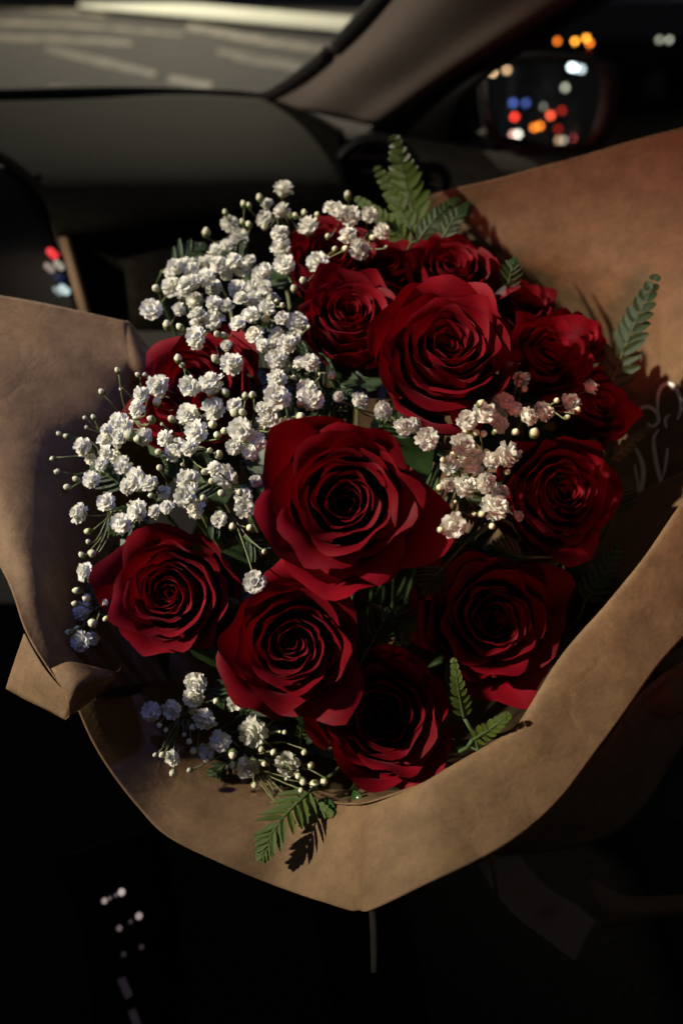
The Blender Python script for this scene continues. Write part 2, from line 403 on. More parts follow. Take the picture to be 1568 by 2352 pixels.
for k, dist, lab, cat in [('l', 12, 'bright orange signal lamp in the lower middle of the mirror', 'signal'), ('m', 12.6, 'orange signal lamp overlapping a brighter orange one in the mirror', 'signal'), ('a', 16, 'street lamp with a bright tan lens mirrored at the edge of the glass', 'street lamp'), ('b', 18, 'street lamp with a dim tan lens mirrored beside a brighter one', 'street lamp'),
                          ('c', 20, 'street lamp with the brightest cold white lens in the mirror', 'street lamp'), ('c2', 20.6, 'street lamp with a cold white lens overlapping the brightest one', 'street lamp'), ('d', 21, 'street lamp with a dimmer cold lens beside the brightest one', 'street lamp'),
                          ('e', 22, 'street lamp with a grey lens below the cold white ones in the mirror', 'street lamp'), ('f', 19, 'brighter of two blue signal lamps in the mirror', 'signal'), ('g', 19.5, 'dimmer of two blue signal lamps in the mirror', 'signal'),
                          ('i', 21, 'street lamp with a round grey white lens in the middle of the mirror', 'street lamp'), ('j', 19, 'orange red signal lamp beneath the grey white lamp in the mirror', 'signal'), ('k', 23, 'dim dark red signal lamp in the mirror', 'signal'),
                          ('p', 24, 'faint dark red signal lamp low in the mirror', 'signal'), ('q', 23, 'street lamp with a dull tan lens low in the mirror', 'street lamp'), ('u', 24, 'faint blue grey signal lamp in the mirror', 'signal')]:
    P, D, c, b = mp(k, dist); lamp_post(P, D, c, b, lab, cat, 'lamps mirrored in the wing mirror')
# traffic seen straight through the side window
def wl(x, y, dist): X, Y = mz(x, y); return at(X, Y, dist)
def wcar(items, heading, label):
    L = [(wl(x, y, d), d, c, b, nm) for x, y, d, c, b, nm in items]; c = sum((l[0] for l in L), Vector()) / len(L)
    car(Vector((c.x, c.y + 2.7, 0)), heading, L, label, 'cars outside the side window')
wcar([(675, 290, 5.6, ORANGE, .55, 'indicator'), (800, 290, 5.5, AMBER, 1.1, 'indicator'), (880, 268, 5.7, AMBER, 1.1, 'indicator'), (905, 305, 5.4, ORANGE, .7, 'indicator'), (890, 400, 5.2, REDL, .10, 'tail_light')], 1, 'dark car outside the window with a cluster of bright orange lamps')
wcar([(1045, 68, 8.6, TAN, .5, 'headlight'), (1000, 105, 8.5, TAN, .25, 'headlight'), (925, 70, 8.6, BLUEL, .07, 'side_light')], -1, 'far dark car outside the window with a tan pair of headlights')
wcar([(1400, 280, 5.8, GREYG, .22, 'headlight'), (1470, 280, 5.8, GREYG, .28, 'headlight')], -1, 'dark car outside the window with a grey green pair of headlights')

# dark houses added behind the car so the mirror reflects less sky
for i, (x0, wd_, h_) in enumerate([(-14, 11, 9), (-2, 9, 12), (8, 12, 10), (21, 10, 13), (32, 13, 9)]):
    t = thing('house', ['low wide house', 'tall narrow house', 'wide house with three storeys', 'tallest house', 'low end house'][i] + ' dark in the street behind the mirror', 'house', (x0 + wd_ / 2, -42, 0), 'houses behind the car')
    v, f = boxv((x0 + wd_ / 2, -45, h_ / 2), Vector((wd_ / 2, 0, 0)), Vector((0, 3, 0)), Vector((0, 0, h_ / 2))); wpart('wall', v, f, M['steel'], t, False)
    V = [Vector(p) for p in [(x0 - .3, -41.7, h_), (x0 + wd_ + .3, -41.7, h_), (x0 + wd_ + .3, -48.3, h_), (x0 - .3, -48.3, h_), (x0 - .3, -45, h_ + 2.5), (x0 + wd_ + .3, -45, h_ + 2.5)]]
    wpart('roof', V, [(0, 1, 5, 4), (2, 3, 4, 5), (0, 4, 3), (1, 2, 5), (3, 2, 1, 0)], M['carpaint'], t, False)
    for a_ in range(int(wd_ // 3)):
        for b_ in range(int(h_ // 3)):
            v, f = boxv((x0 + 1.6 + a_ * 3, -41.98, 1.6 + b_ * 3), Vector((.6, 0, 0)), Vector((0, .05, 0)), Vector((0, 0, .8))); wpart('window', v, f, M['pane'], t, False)

# ------------------------------------------------------------------ inside of the car
nu, nv = 40, 40
V, F = loft([[(-190, 232, .97), (150, 224, .97), (400, 216, .97), (600, 226, .97), (700, 250, .96), (790, 296, .95)],
             [(-110, 300, .87), (150, 288, .87), (400, 280, .87), (600, 284, .87), (700, 300, .87), (785, 336, .87)],
             [(20, 372, .79), (200, 364, .79), (400, 358, .79), (600, 362, .79), (720, 372, .80), (792, 392, .81)],
             [(96, 450, .745), (250, 440, .745), (420, 432, .745), (600, 432, .75), (720, 438, .76), (800, 448, .78)],
             [(128, 540, .745), (280, 520, .74), (450, 500, .74), (600, 490, .75), (720, 490, .76), (806, 500, .78)],
             [(140, 566, .80), (290, 585, .80), (460, 548, .80), (600, 525, .80), (720, 516, .80), (808, 516, .80)],
             [(205, 760, .83), (330, 760, .83), (450, 760, .83), (600, 760, .83), (720, 760, .83), (812, 740, .83)]], nu, nv)
V, F = thick(V, F, nu, nv, .01)
ds = tag(wpart('dashboard', V, F, M['plastic'], CI), 'dark grey moulded dashboard pad')
V, F = loft([[(270, 596, .775), (420, 560, .775), (560, 536, .775), (700, 520, .775)], [(285, 620, .765), (430, 584, .765), (560, 556, .765), (700, 540, .765)],
             [(300, 760, .78), (440, 760, .78), (560, 760, .78), (700, 760, .78)]], 14, 10)
V, F = thick(V, F, 14, 10, .008); wpart('glovebox_lid', V, F, M['plastic'], ds)
# air vent at the end of the dashboard
vc = at(862, 424, .85); vn = (CAM - vc).normalized(); va = vn.cross(Vector((0, 0, 1))).normalized() * -1; vb = vn.cross(va) * -1
if vb.z < 0: vb = -vb
V = []; F = []; SEG = 32
for i in range(SEG):
    a = 2 * math.pi * i / SEG
    for (rr, dz) in ((.040, 0), (.045, .006), (.050, .003), (.053, -.01)):
        V.append(vc + (va * math.cos(a) * 1.05 + vb * math.sin(a)) * rr + vn * dz)
for i in range(SEG):
    for k in range(3): F.append((i * 4 + k, i * 4 + k + 1, ((i + 1) % SEG) * 4 + k + 1, ((i + 1) % SEG) * 4 + k))
wpart('vent_ring', V, F, M['black'], ds)
for k in range(5):
    z = (k - 2) * .014; wd = math.sqrt(max(.038 ** 2 - z * z, 1e-5))
    v, f = boxv(vc + vb * z - vn * .006, va * wd, vb * .0012, vn * .006); wpart('vent_slat', v, f, M['black'], ds, False)
V = [vc + (va * math.cos(2 * math.pi * i / SEG) * 1.05 + vb * math.sin(2 * math.pi * i / SEG)) * .041 - vn * .02 for i in range(SEG)]
wpart('vent_back', V, [tuple(range(SEG))], M['black'], ds, False)

# centre console with the tan trim strip and backlit buttons
V, F = loft([[(-200, 400, .80), (-60, 380, .80), (40, 390, .80), (98, 420, .80)], [(-200, 520, .77), (-60, 520, .77), (60, 525, .77), (128, 545, .77)],
             [(-200, 640, .765), (-40, 640, .765), (90, 640, .765), (164, 645, .765)], [(-180, 1000, .79), (0, 1000, .79), (140, 1000, .79), (262, 1000, .79)]], 16, 20)
V, F = thick(V, F, 16, 20, .03); cc = wpart('centre_console', V, F, M['black'], CI)
def bar(a, b, wd, th, mat, nm, par):
    a, b = Vector(a), Vector(b); d = (b - a) / 2; wv = d.cross(BACK).normalized() * wd
    nn = wv.cross(d).normalized() * th
    V = []; c = (a + b) / 2
    prof = [(-1, -1), (1, -1), (1, .3), (.55, 1), (-.55, 1), (-1, .3)]
    for s in (-1, 1):
        for (i, k) in prof: V.append(c + d * s + wv * i + nn * k)
    n = len(prof); F = [tuple(range(n)), tuple(reversed(range(n, 2 * n)))] + [(i, i + n, (i + 1) % n + n, (i + 1) % n) for i in range(n)]
    return wpart(nm, V, F, mat, par, False)
bar(at(147, 545, .752), at(206, 760, .752), .0048, .003, M['trim'], 'trim_strip', cc)
bar(at(88, 405, .765), at(140, 540, .752), .0035, .003, M['plastic'], 'upper_trim', cc)
for (x, y, dx, rr, c, b, nm) in [(115, 577, 0, .0034, (1, .05, .06), .60, 'red_button'), (108, 610, 1, .0028, (.9, .72, .6), .20, 'button'), (130, 604, 1, .0028, (.9, .78, .6), .26, 'button'),
                              (132, 634, 0, .003, (.05, .1, .5), .05, 'button'), (128, 664, 1, .0026, (.6, .78, .76), .22, 'button'), (142, 661, 1, .0032, (.7, .9, .88), .5, 'button')]:
    c0 = at(x, y, .752); t_ = 12
    V = []
    for (r_, z_) in ((rr * 1.25, -.012), (rr * 1.2, 0), (rr, .0015)):
        V += [c0 + (RIGHT * math.cos(2 * math.pi * i / t_) + UP * math.sin(2 * math.pi * i / t_)) * r_ + BACK * z_ for i in range(t_)]
    F = [(j * t_ + i, j * t_ + (i + 1) % t_, (j + 1) * t_ + (i + 1) % t_, (j + 1) * t_ + i) for j in range(2) for i in range(t_)] + [tuple(2 * t_ + i for i in range(t_))]
    wpart(nm, V, F, gmat(c, b * 1.5), cc, False)

# windscreen: glass, black seal
edge = [(-260, 228, .985), (0, 220, .985), (300, 213, .985), (520, 220, .985), (600, 224, .985), (660, 196, .96), (760, 116, .90), (870, 0, .82), (960, -100, .76)]
E = cr([at(*p) for p in edge], 60)
top = [Vector(p) + Vector((-0.9 if i > 30 else 0, -.18, .30)) for i, p in enumerate(E)]
inner = [Vector(p) for p in E]
hub = at(-200, -200, 0.85)
V = inner + [hub]; F = [(i, i + 1, len(inner)) for i in range(len(inner) - 1)]
ws = wpart('windscreen', V, F, M['glass'], CI, False)
v, f = tube(inner, .0085, 8); wpart('seal', v, f, M['rubber'], ws)
# A-pillar
L = [(612, 233, .985), (690, 178, .95), (790, 92, .885), (890, -10, .81), (985, -110, .745)]
R_ = [(868, 292, .955), (985, 208, .89), (1130, 112, .81), (1310, 0, .73), (1440, -80, .68)]
mid1 = [((a[0] * .7 + b[0] * .3), (a[1] * .7 + b[1] * .3), (a[2] * .7 + b[2] * .3) - .022) for a, b in zip(L, R_)]
mid2 = [((a[0] * .3 + b[0] * .7), (a[1] * .3 + b[1] * .7), (a[2] * .3 + b[2] * .7) - .012) for a, b in zip(L, R_)]
bk = [(b[0] + 25, b[1] + 12, b[2] + .08) for b in R_]
V, F = loft([L, mid1, mid2, R_, bk], 24, 24); V, F = thick(V, F, 24, 24, .01)
wpart('windscreen_pillar', V, F, M['pillar'], CI)
# door frame and door top beside the pillar
V, F = loft([[(760, 300, .97), (880, 306, .97), (1010, 322, .97), (1150, 350, .95), (1300, 372, .92), (1460, 430, .88), (1700, 520, .84)],
             [(780, 330, .91), (880, 330, .92), (1010, 345, .90), (1150, 370, .88), (1300, 398, .85), (1460, 460, .83), (1700, 550, .79)],
             [(800, 400, .90), (900, 400, .90), (1020, 410, .87), (1150, 430, .85), (1300, 450, .82), (1460, 510, .81), (1700, 600, .77)],
             [(800, 640, .90), (900, 640, .90), (1020, 640, .88), (1150, 640, .86), (1300, 640, .83), (1460, 660, .81), (1700, 700, .77)]], 30, 20)
V, F = thick(V, F, 30, 20, .012); dr = wpart('door', V, F, M['plastic'], CI)
V, F = loft([[(840, 300, .985), (960, 222, .92), (1110, 128, .84), (1300, 8, .75), (1440, -80, .70)],
             [(1000, 330, .96), (1030, 262, .91), (1104, 180, .85), (1362, 18, .76), (1510, -74, .71)],
             [(1092, 352, .985), (1084, 280, .93), (1112, 182, .87), (1372, 20, .78), (1520, -70, .73)]], 24, 10)
V, F = thick(V, F, 24, 10, .015); wpart('window_frame', V, F, M['black'], dr)
V = [at(*p) for p in [(1130, 352, .97), (1150, 176, .89), (1390, 24, .79), (1530, -66, .74), (1760, -66, .74), (1760, 300, .83), (1460, 335, .88), (1300, 356, .93)]]
wpart('window_glass', V, [tuple(range(8))], M['glass'], dr, False)

# floor, seat cushion under the bouquet and console side with glints painted as small glowing beads
fl = link('car_floor', mesh('car_floor', [(-.9, -.6, .18), (.75, -.6, .18), (.75, 1.05, .18), (-.9, 1.05, .18)], [(0, 1, 2, 3)], M['carpet'], False)); tag(fl, kind='structure')
rows = []
for z, e in ((.18, .0), (.44, .0), (.49, .02), (.503, .06)):
    pts = []
    for i in range(28):
        a = 2 * math.pi * i / 28; cx, sx_ = math.cos(a), math.sin(a)
        k = 1 / max(abs(cx) ** 6 + abs(sx_) ** 6, 1e-6) ** (1 / 6)
        pts.append(Vector((.02 + cx * k * (.27 - e), 0.24 + sx_ * k * (.30 - e), z)))
    rows.append(pts)
V = [p for r in rows for p in r]; F = [(j * 28 + i, j * 28 + (i + 1) % 28, (j + 1) * 28 + (i + 1) % 28, (j + 1) * 28 + i) for j in range(3) for i in range(28)] + [tuple(84 + i for i in range(28))]
wpart('seat', V, F, M['carpet'], CI)
V, F = loft([[(130, 1980, .585), (250, 1940, .58), (360, 1900, .585)], [(190, 2150, .575), (290, 2120, .57), (400, 2090, .575)], [(220, 2420, .57), (320, 2400, .565), (430, 2380, .57)]], 10, 14)
V, F = thick(V, F, 10, 14, .03); gs = wpart('switch_panel', V, F, M['carpet'], CI)
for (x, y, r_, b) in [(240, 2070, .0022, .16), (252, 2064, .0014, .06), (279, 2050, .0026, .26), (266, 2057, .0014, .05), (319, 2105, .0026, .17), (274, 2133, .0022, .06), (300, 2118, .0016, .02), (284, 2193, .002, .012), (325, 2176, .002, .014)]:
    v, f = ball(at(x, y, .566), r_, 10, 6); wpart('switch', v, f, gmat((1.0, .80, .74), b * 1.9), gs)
bar(at(278, 2250, .566), at(296, 2290, .566), .003, .002, M['trim'], 'lever', gs)
bar(at(302, 2320, .566), at(318, 2362, .566), .003, .002, M['trim'], 'lever', gs)

# ------------------------------------------------------------------ the bouquet
BASE = Vector((0.0, 0.42, 0.502))              # where the stems stand on the seat
TIE = Vector((0.0, 0.41, 0.64))
def surf(px, py):
    u = (px - 800) / 784 * .16; v = (1150 - py) * .000204
    return .352 + .35 * v + 3.2 * (u * u + v * v)

# --- kraft paper wrap
wrap = thing('paper_wrap', 'brown kraft paper wrapped round the roses with a folded front collar', 'wrapping paper', tuple(BASE))
def sheet(name, rows, nu, nv, amp, s, seed, mat=None, t=.0004):
    V, F = loft(rows, nu, nv, amp, s, seed); V, F = thick(V, F, nu, nv, t)
    return wpart(name, V, F, mat or M['kraft'], wrap)
# left wing
sheet('left_wing', [
    [(345, 800, .475), (300, 742, .472), (285, 735, .470), (270, 732, .468), (140, 704, .462), (0, 677, .455), (-150, 655, .45), (-230, 900, .44), (-140, 1130, .41), (0, 1300, .386), (58, 1450, .366), (105, 1530, .354), (150, 1590, .347), (172, 1640, .350)],
    [(400, 880, .475), (330, 850, .462), (300, 850, .46), (280, 850, .457), (200, 850, .448), (110, 860, .438), (20, 900, .426), (-20, 1000, .412), (20, 1140, .398), (80, 1290, .387), (115, 1420, .380), (145, 1500, .373), (185, 1570, .366), (205, 1615, .368)],
    [(450, 960, .50), (380, 960, .50), (350, 970, .50), (330, 980, .48), (290, 1000, .465), (240, 1030, .455), (200, 1060, .445), (180, 1110, .435), (180, 1190, .428), (190, 1310, .42), (200, 1410, .418), (220, 1490, .418), (245, 1545, .418), (262, 1580, .42)],
    [(520, 1060, .58), (470, 1060, .58), (450, 1070, .58), (430, 1080, .58), (400, 1100, .57), (370, 1130, .56), (350, 1160, .55), (340, 1200, .54), (340, 1260, .53), (340, 1340, .52), (340, 1420, .52), (350, 1480, .52), (370, 1530, .52), (390, 1570, .52)]], 90, 40, .0025, 38, 2)
# gathered fold between left wing and collar
sheet('fold', [[(118, 1535, .351), (146, 1590, .346), (158, 1642, .346), (150, 1655, .350)],
               [(160, 1520, .353), (176, 1570, .346), (172, 1610, .348), (166, 1640, .354)],
               [(215, 1530, .360), (222, 1556, .354), (205, 1580, .356), (178, 1612, .364)],
               [(272, 1542, .372), (262, 1556, .370), (240, 1572, .372), (196, 1600, .380)],
               [(278, 1520, .42), (276, 1545, .42), (262, 1575, .42), (230, 1605, .42)]], 14, 20, .0012, 90, 5)
sheet('folded_corner', [[(55, 1455, .369), (100, 1530, .358), (140, 1580, .351), (166, 1606, .350)],
                        [(32, 1520, .368), (80, 1565, .360), (125, 1600, .354), (160, 1628, .351)],
                        [(13, 1582, .370), (60, 1608, .364), (110, 1632, .357), (150, 1655, .351)]], 14, 12, .001, 60, 3)
# front collar: outer rim, band, fold line, then down into the bouquet
RIM = [(168, 1604, .392), (205, 1690, .388), (250, 1765, .384), (315, 1850, .380), (385, 1922, .374), (510, 1985, .371), (650, 2042, .368), (790, 2088, .366), (822, 2091, .366), (856, 2089, .366), (1000, 2022, .368), (1125, 1962, .372), (1210, 1907, .376), (1284, 1837, .38), (1384, 1707, .386), (1449, 1617, .39), (1510, 1530, .395), (1580, 1455, .40), (1680, 1360, .41)]
B1 = [(230, 1600, .400), (262, 1680, .398), (305, 1745, .396), (370, 1810, .394), (440, 1866, .384), (545, 1930, .376), (670, 1978, .373), (785, 2010, .372), (820, 2012, .372), (860, 2005, .372), (985, 1950, .372), (1095, 1890, .374), (1195, 1820, .376), (1265, 1755, .379), (1360, 1630, .384), (1435, 1525, .388), (1500, 1440, .392), (1580, 1350, .397), (1680, 1250, .405)]
B2 = [(290, 1600, .415), (325, 1672, .414), (370, 1722, .412), (435, 1770, .410), (505, 1815, .402), (600, 1858, .392), (700, 1890, .386), (780, 1905, .382), (815, 1905, .380), (855, 1895, .377), (970, 1850, .372), (1065, 1795, .371), (1180, 1715, .372), (1240, 1650, .374), (1330, 1530, .379), (1420, 1420, .383), (1492, 1330, .387), (1580, 1225, .392), (1680, 1110, .40)]
B3 = [(335, 1585, .43), (375, 1645, .43), (420, 1690, .43), (480, 1735, .428), (550, 1775, .420), (635, 1812, .410), (715, 1835, .402), (780, 1848, .395), (812, 1850, .391), (848, 1846, .385), (958, 1806, .374), (1048, 1755, .372), (1168, 1684, .373), (1205, 1642, .375), (1290, 1508, .38), (1392, 1390, .384), (1478, 1284, .388), (1572, 1148, .393), (1680, 1010, .40)]
B4 = [(400, 1565, .47), (440, 1615, .47), (480, 1655, .47), (540, 1695, .465), (600, 1730, .46), (670, 1762, .45), (735, 1785, .445), (785, 1800, .44), (812, 1802, .44), (845, 1800, .435), (945, 1768, .425), (1030, 1725, .42), (1130, 1655, .42), (1170, 1610, .42), (1250, 1480, .425), (1340, 1370, .43), (1420, 1270, .435), (1500, 1140, .44), (1600, 1010, .445)]
B5 = [(560, 1560, .60), (590, 1590, .60), (620, 1620, .60), (660, 1650, .60), (700, 1670, .60), (740, 1690, .60), (780, 1700, .60), (805, 1705, .60), (820, 1706, .60), (840, 1704, .60), (890, 1690, .60), (940, 1665, .60), (990, 1630, .60), (1010, 1600, .60), (1050, 1530, .59), (1090, 1460, .58), (1120, 1400, .58), (1150, 1330, .57), (1190, 1260, .57)]
def lift(row, k):
    out = []
    for x, y, d in row:
        u = min(1, max(0, (x - 640) / 280)); u = u * u * (3 - 2 * u); out.append((x, y, d - k * u))
    return out
RIM, B1, B2, B3, B4 = lift(RIM, .049), lift(B1, .044), lift(B2, .039), lift(B3, .035), lift(B4, .012)
def even(row, k):
    out = []
    for r_, p, q in zip(RIM, row, B3):
        u = min(1, max(0, (p[0] - 700) / 250)); out.append((p[0], p[1], p[2] * (1 - u) + (r_[2] + (q[2] - r_[2]) * k) * u))
    return out
B1, B2 = even(B1, .33), even(B2, .70)
B3b = [(x + (3 if x > 900 else -6), y + (3 if x > 900 else -6), d + (.007 if x > 900 else .004)) for x, y, d in B3]
B4 = [b4 if b3[0] < 900 else (b3[0] + 14, b3[1] + 12, b3[2] + .055) for b3, b4 in zip(B3, B4)]
sheet('front_collar', [RIM, B1, B2, B3, B3b, B4, B5], 150, 72, .0005, 60, 8)
# right and back wing
sheet('back_wing', [
    [(905, 480, .56), (1000, 444, .55), (1140, 408, .53), (1330, 358, .51), (1568, 290, .48), (1760, 240, .46), (1900, 420, .44), (1960, 700, .43), (1940, 1000, .43), (1850, 1200, .43), (1780, 1320, .43)],
    [(930, 520, .565), (1030, 500, .555), (1160, 480, .535), (1330, 460, .515), (1520, 440, .49), (1660, 470, .47), (1740, 600, .455), (1770, 800, .45), (1740, 1000, .45), (1690, 1150, .45), (1640, 1260, .45)],
    [(955, 570, .57), (1050, 575, .56), (1160, 590, .545), (1300, 620, .53), (1420, 660, .51), (1500, 720, .50), (1545, 810, .49), (1560, 920, .485), (1545, 1030, .48), (1520, 1130, .478), (1490, 1220, .475)],
    [(970, 640, .61), (1050, 660, .61), (1130, 690, .60), (1220, 730, .59), (1300, 780, .58), (1360, 840, .57), (1395, 910, .56), (1400, 980, .555), (1395, 1060, .55), (1380, 1130, .55), (1360, 1200, .55)],
    [(960, 800, .68), (1000, 820, .68), (1040, 850, .68), (1090, 880, .67), (1130, 920, .67), (1160, 960, .66), (1180, 1000, .66), (1190, 1050, .65), (1190, 1100, .65), (1180, 1150, .65), (1170, 1200, .65)]], 90, 44, .0022, 30, 12)
# cone down to the tied stems
V = []; F = []
rimc = [at(*p) for p in [(560, 1560, .60), (700, 1670, .60), (820, 1706, .60), (940, 1665, .60), (1050, 1530, .59), (1150, 1330, .57), (1170, 1200, .65), (1130, 920, .67), (960, 800, .68), (700, 900, .66), (520, 1060, .60), (390, 1330, .55), (390, 1570, .53)]]
for k, (c, r_) in enumerate(((None, 0), (TIE, .028), (TIE.lerp(BASE, .5), .034), (BASE, .045))):
    for i, p in enumerate(rimc):
        if c is None: V.append(p)
        else:
            d = (p - TIE); d.z = 0; d.normalize(); V.append(c + d * r_ + Vector((0, 0, .002)))
nn = len(rimc)
F = [(k * nn + i, k * nn + (i + 1) % nn, (k + 1) * nn + (i + 1) % nn, (k + 1) * nn + i) for k in range(3) for i in range(nn)]
wpart('cone', V, F, M['kraft'], wrap)
# outer layers hanging under the collar
sheet('under_sheet', [[(1010, 2012, .40), (1125, 1958, .40), (1210, 1903, .40), (1290, 1832, .40), (1390, 1702, .40), (1455, 1612, .405), (1510, 1560, .41), (1600, 1500, .42)],
                      [(1060, 1985, .43), (1160, 1950, .43), (1260, 1930, .43), (1350, 1880, .43), (1430, 1800, .43), (1490, 1700, .43), (1550, 1640, .435), (1640, 1580, .44)],
                      [(1110, 1965, .45), (1210, 1962, .45), (1320, 1950, .45), (1420, 1905, .45), (1490, 1840, .45), (1535, 1760, .45), (1590, 1690, .45), (1660, 1640, .455)]], 40, 12, .004, 36, 4)
sheet('crumpled_edge', [[(1440, 1625, .42), (1490, 1545, .425), (1540, 1500, .43), (1600, 1470, .44)], [(1470, 1640, .425), (1520, 1600, .415), (1560, 1570, .42), (1620, 1540, .44)],
                        [(1500, 1640, .44), (1540, 1655, .43), (1570, 1640, .43), (1630, 1610, .45)]], 20, 14, .004, 90, 6)
sheet('lower_strip', [[(1350, 2010, .47), (1420, 2050, .47), (1500, 2062, .47), (1620, 2050, .47)], [(1370, 2080, .46), (1430, 2095, .46), (1500, 2095, .46), (1620, 2085, .46)],
                      [(1380, 2130, .48), (1440, 2125, .48), (1500, 2110, .48), (1620, 2110, .48)]], 20, 8, .003, 50, 6)
sheet('cellophane_tail', [[(1096, 1985, .42), (1130, 2040, .42), (1180, 2105, .42), (1250, 2160, .42), (1318, 2202, .42)],
                          [(1140, 1970, .43), (1175, 2030, .425), (1225, 2080, .43), (1280, 2120, .425), (1335, 2170, .43)],
                          [(1190, 1955, .44), (1235, 2010, .44), (1275, 2050, .44), (1325, 2080, .44), (1372, 2120, .44)]], 26, 14, .004, 80, 9, M['cello'])
v, f = tube([at(1126, 1960, .40), at(1134, 2000, .405), at(1142, 2058, .41)], [.0016, .0014, .0008], 6); wpart('paper_edge', v, f, M['kraft'], wrap)
V, F = loft([[(846, 2080, .40), (850, 2150, .40), (852, 2235, .40)], [(862, 2082, .398), (866, 2150, .398), (866, 2235, .398)], [(872, 2078, .405), (876, 2150, .405), (874, 2235, .405)]], 8, 5)
wpart('cellophane_crease', V, F, M['plastic'], wrap)

# printed white scrollwork inside the back wing (flat ink on the paper, real ribbons just above it)
bw = [o for o in wrap.children if o.name == 'back_wing'][0]
from mathutils.bvhtree import BVHTree
_vs = [Vector(v.co) + BASE for v in bw.data.vertices]; _fs = [tuple(p.vertices) for p in bw.data.polygons]
BV = BVHTree.FromPolygons(_vs, _fs)
def on_paper(px, py):
    r = ray(px, py).normalized(); h = BV.ray_cast(CAM, r)
    if h[0] is None: return at(px, py, .47)
    nrm = h[1] if h[1].dot(r) < 0 else -h[1]
    return h[0] + nrm * .0006
def sw(x, y): return (1339 + x * .25, 817 + y * .25)
SW = [([(470, 820), (530, 930), (560, 1060), (545, 1200), (500, 1340), (480, 1420)], 5.5),
      ([(480, 1000), (500, 1120), (515, 1250)], 3),
      ([(700, 680), (655, 760), (665, 900), (700, 1080), (740, 1210), (800, 1340), (840, 1410)], 5),
      ([(700, 620), (690, 480), (700, 340), (760, 260), (840, 280), (890, 380), (900, 500), (870, 590)], 4.5),
      ([(770, 670), (760, 590), (800, 540)], 3.5), ([(500, 590), (530, 490), (610, 470), (680, 520), (700, 600), (650, 650), (590, 620)], 4.5),
      ([(350, 1950), (430, 1800), (490, 1640), (510, 1480), (560, 1370), (660, 1270), (760, 1220), (910, 1170)], 6),
      ([(540, 1400), (620, 1360), (700, 1400), (770, 1500)], 6), ([(360, 1860), (430, 1740), (480, 1600)], 3.5), ([(780, 850), (770, 960), (740, 1120)], 3.5)]
for pts, wd in SW:
    q = cr([(*sw(*p), 0) for p in pts], 26); V = []
    for i in range(26):
        a = q[max(i - 1, 0)]; b = q[min(i + 1, 25)]; d = np.array([b[0] - a[0], b[1] - a[1]]); d /= (np.linalg.norm(d) + 1e-6)
        k = wd * (.45 + .55 * math.sin(math.pi * (i + 1) / 27))
        V.append(on_paper(q[i][0] - d[1] * k, q[i][1] + d[0] * k)); V.append(on_paper(q[i][0] + d[1] * k, q[i][1] - d[0] * k))
    F = [(2 * i, 2 * i + 1, 2 * i + 3, 2 * i + 2) for i in range(25)]
    off = [Vector(v) - BASE for v in V]
    me = mesh('printed_scroll', [v - Vector((0, 0, 0)) for v in off], F, M['print'], True)
    o = link('printed_scroll', me, bw)

# --- roses
def petal_grid(t, phi, rr, zr, lip, gam, alpha, spiral, R, seed, nu=15, nb=8, nl=8, point=0.22):
    r_ = random.Random(seed)
    ph = [r_.uniform(0, 6.28) for _ in range(6)]; wob = (.010 + .030 * t)
    nv = nb + nl; V = []
    z0 = zr - .72 - .1 * (1 - t); b0 = .05 + .08 * t
    P0, P1, P2, P3 = (b0, z0), (rr * 1.10 + .03, z0 + .10), (rr * (1.03 + .04 * (1 - t)), zr - .26), (rr, zr)
    ang0 = math.atan2(P3[0] - P2[0], P3[1] - P2[1])
    def prof(wv, gm):
        L = lip
        if wv <= 1:
            u = wv; a = (1 - u) ** 3; b = 3 * u * (1 - u) ** 2; c = 3 * u * u * (1 - u); d = u ** 3
            return a * P0[0] + b * P1[0] + c * P2[0] + d * P3[0], a * P0[1] + b * P1[1] + c * P2[1] + d * P3[1]
        x, z = P3; k = wv - 1; n = 8; ds = L * k / n
        for q in range(n):
            an = ang0 + gm * ((q + .5) / n * k) ** 0.9
            x += math.sin(an) * ds; z += math.cos(an) * ds
        return x, z
    for j in range(nv):
        for i in range(nu):
            s = -1 + 2 * i / (nu - 1); a_ = abs(s)
            wmax = 2.0 - .55 * a_ ** (3.2 - 1.5 * min(1, t * t * 1.5)) - .10 * a_ + point * max(0, 1 - a_ * 2.4) * t * t + .05 * math.sin(3.1 * s + ph[4]) + .03 * math.sin(9 * s + ph[5]) * t
            wv = wmax * (j / (nv - 1)) ** .85
            gm = gam * (.48 + (.7 + .7 * t) * s * s + .25 * math.sin(2 * s + ph[3]))
            x, z = prof(wv, gm)
            lift = max(0, wv - .5) / 1.5
            x *= 1 + spiral * s * min(1, wv)
            x += wob * lift * (math.sin(4.2 * s + ph[0]) + .6 * math.sin(8 * s + ph[1]))
            z += wob * lift * (math.sin(3.4 * s + ph[2]) + .5 * math.sin(7.1 * s + ph[4]))
            wid = alpha * (.40 + .60 * min(1, wv) ** .6) * (1 - .10 * max(0, wv - 1.4))
            an = phi + s * wid
            # flatten the cup a little so petals read as sheets with straighter sides
            x *= 1 + .10 * t * (1 - s * s) * lift
            V.append((x * math.cos(an) * R, x * math.sin(an) * R, z * R))
    return V, gridf(nu, nv)
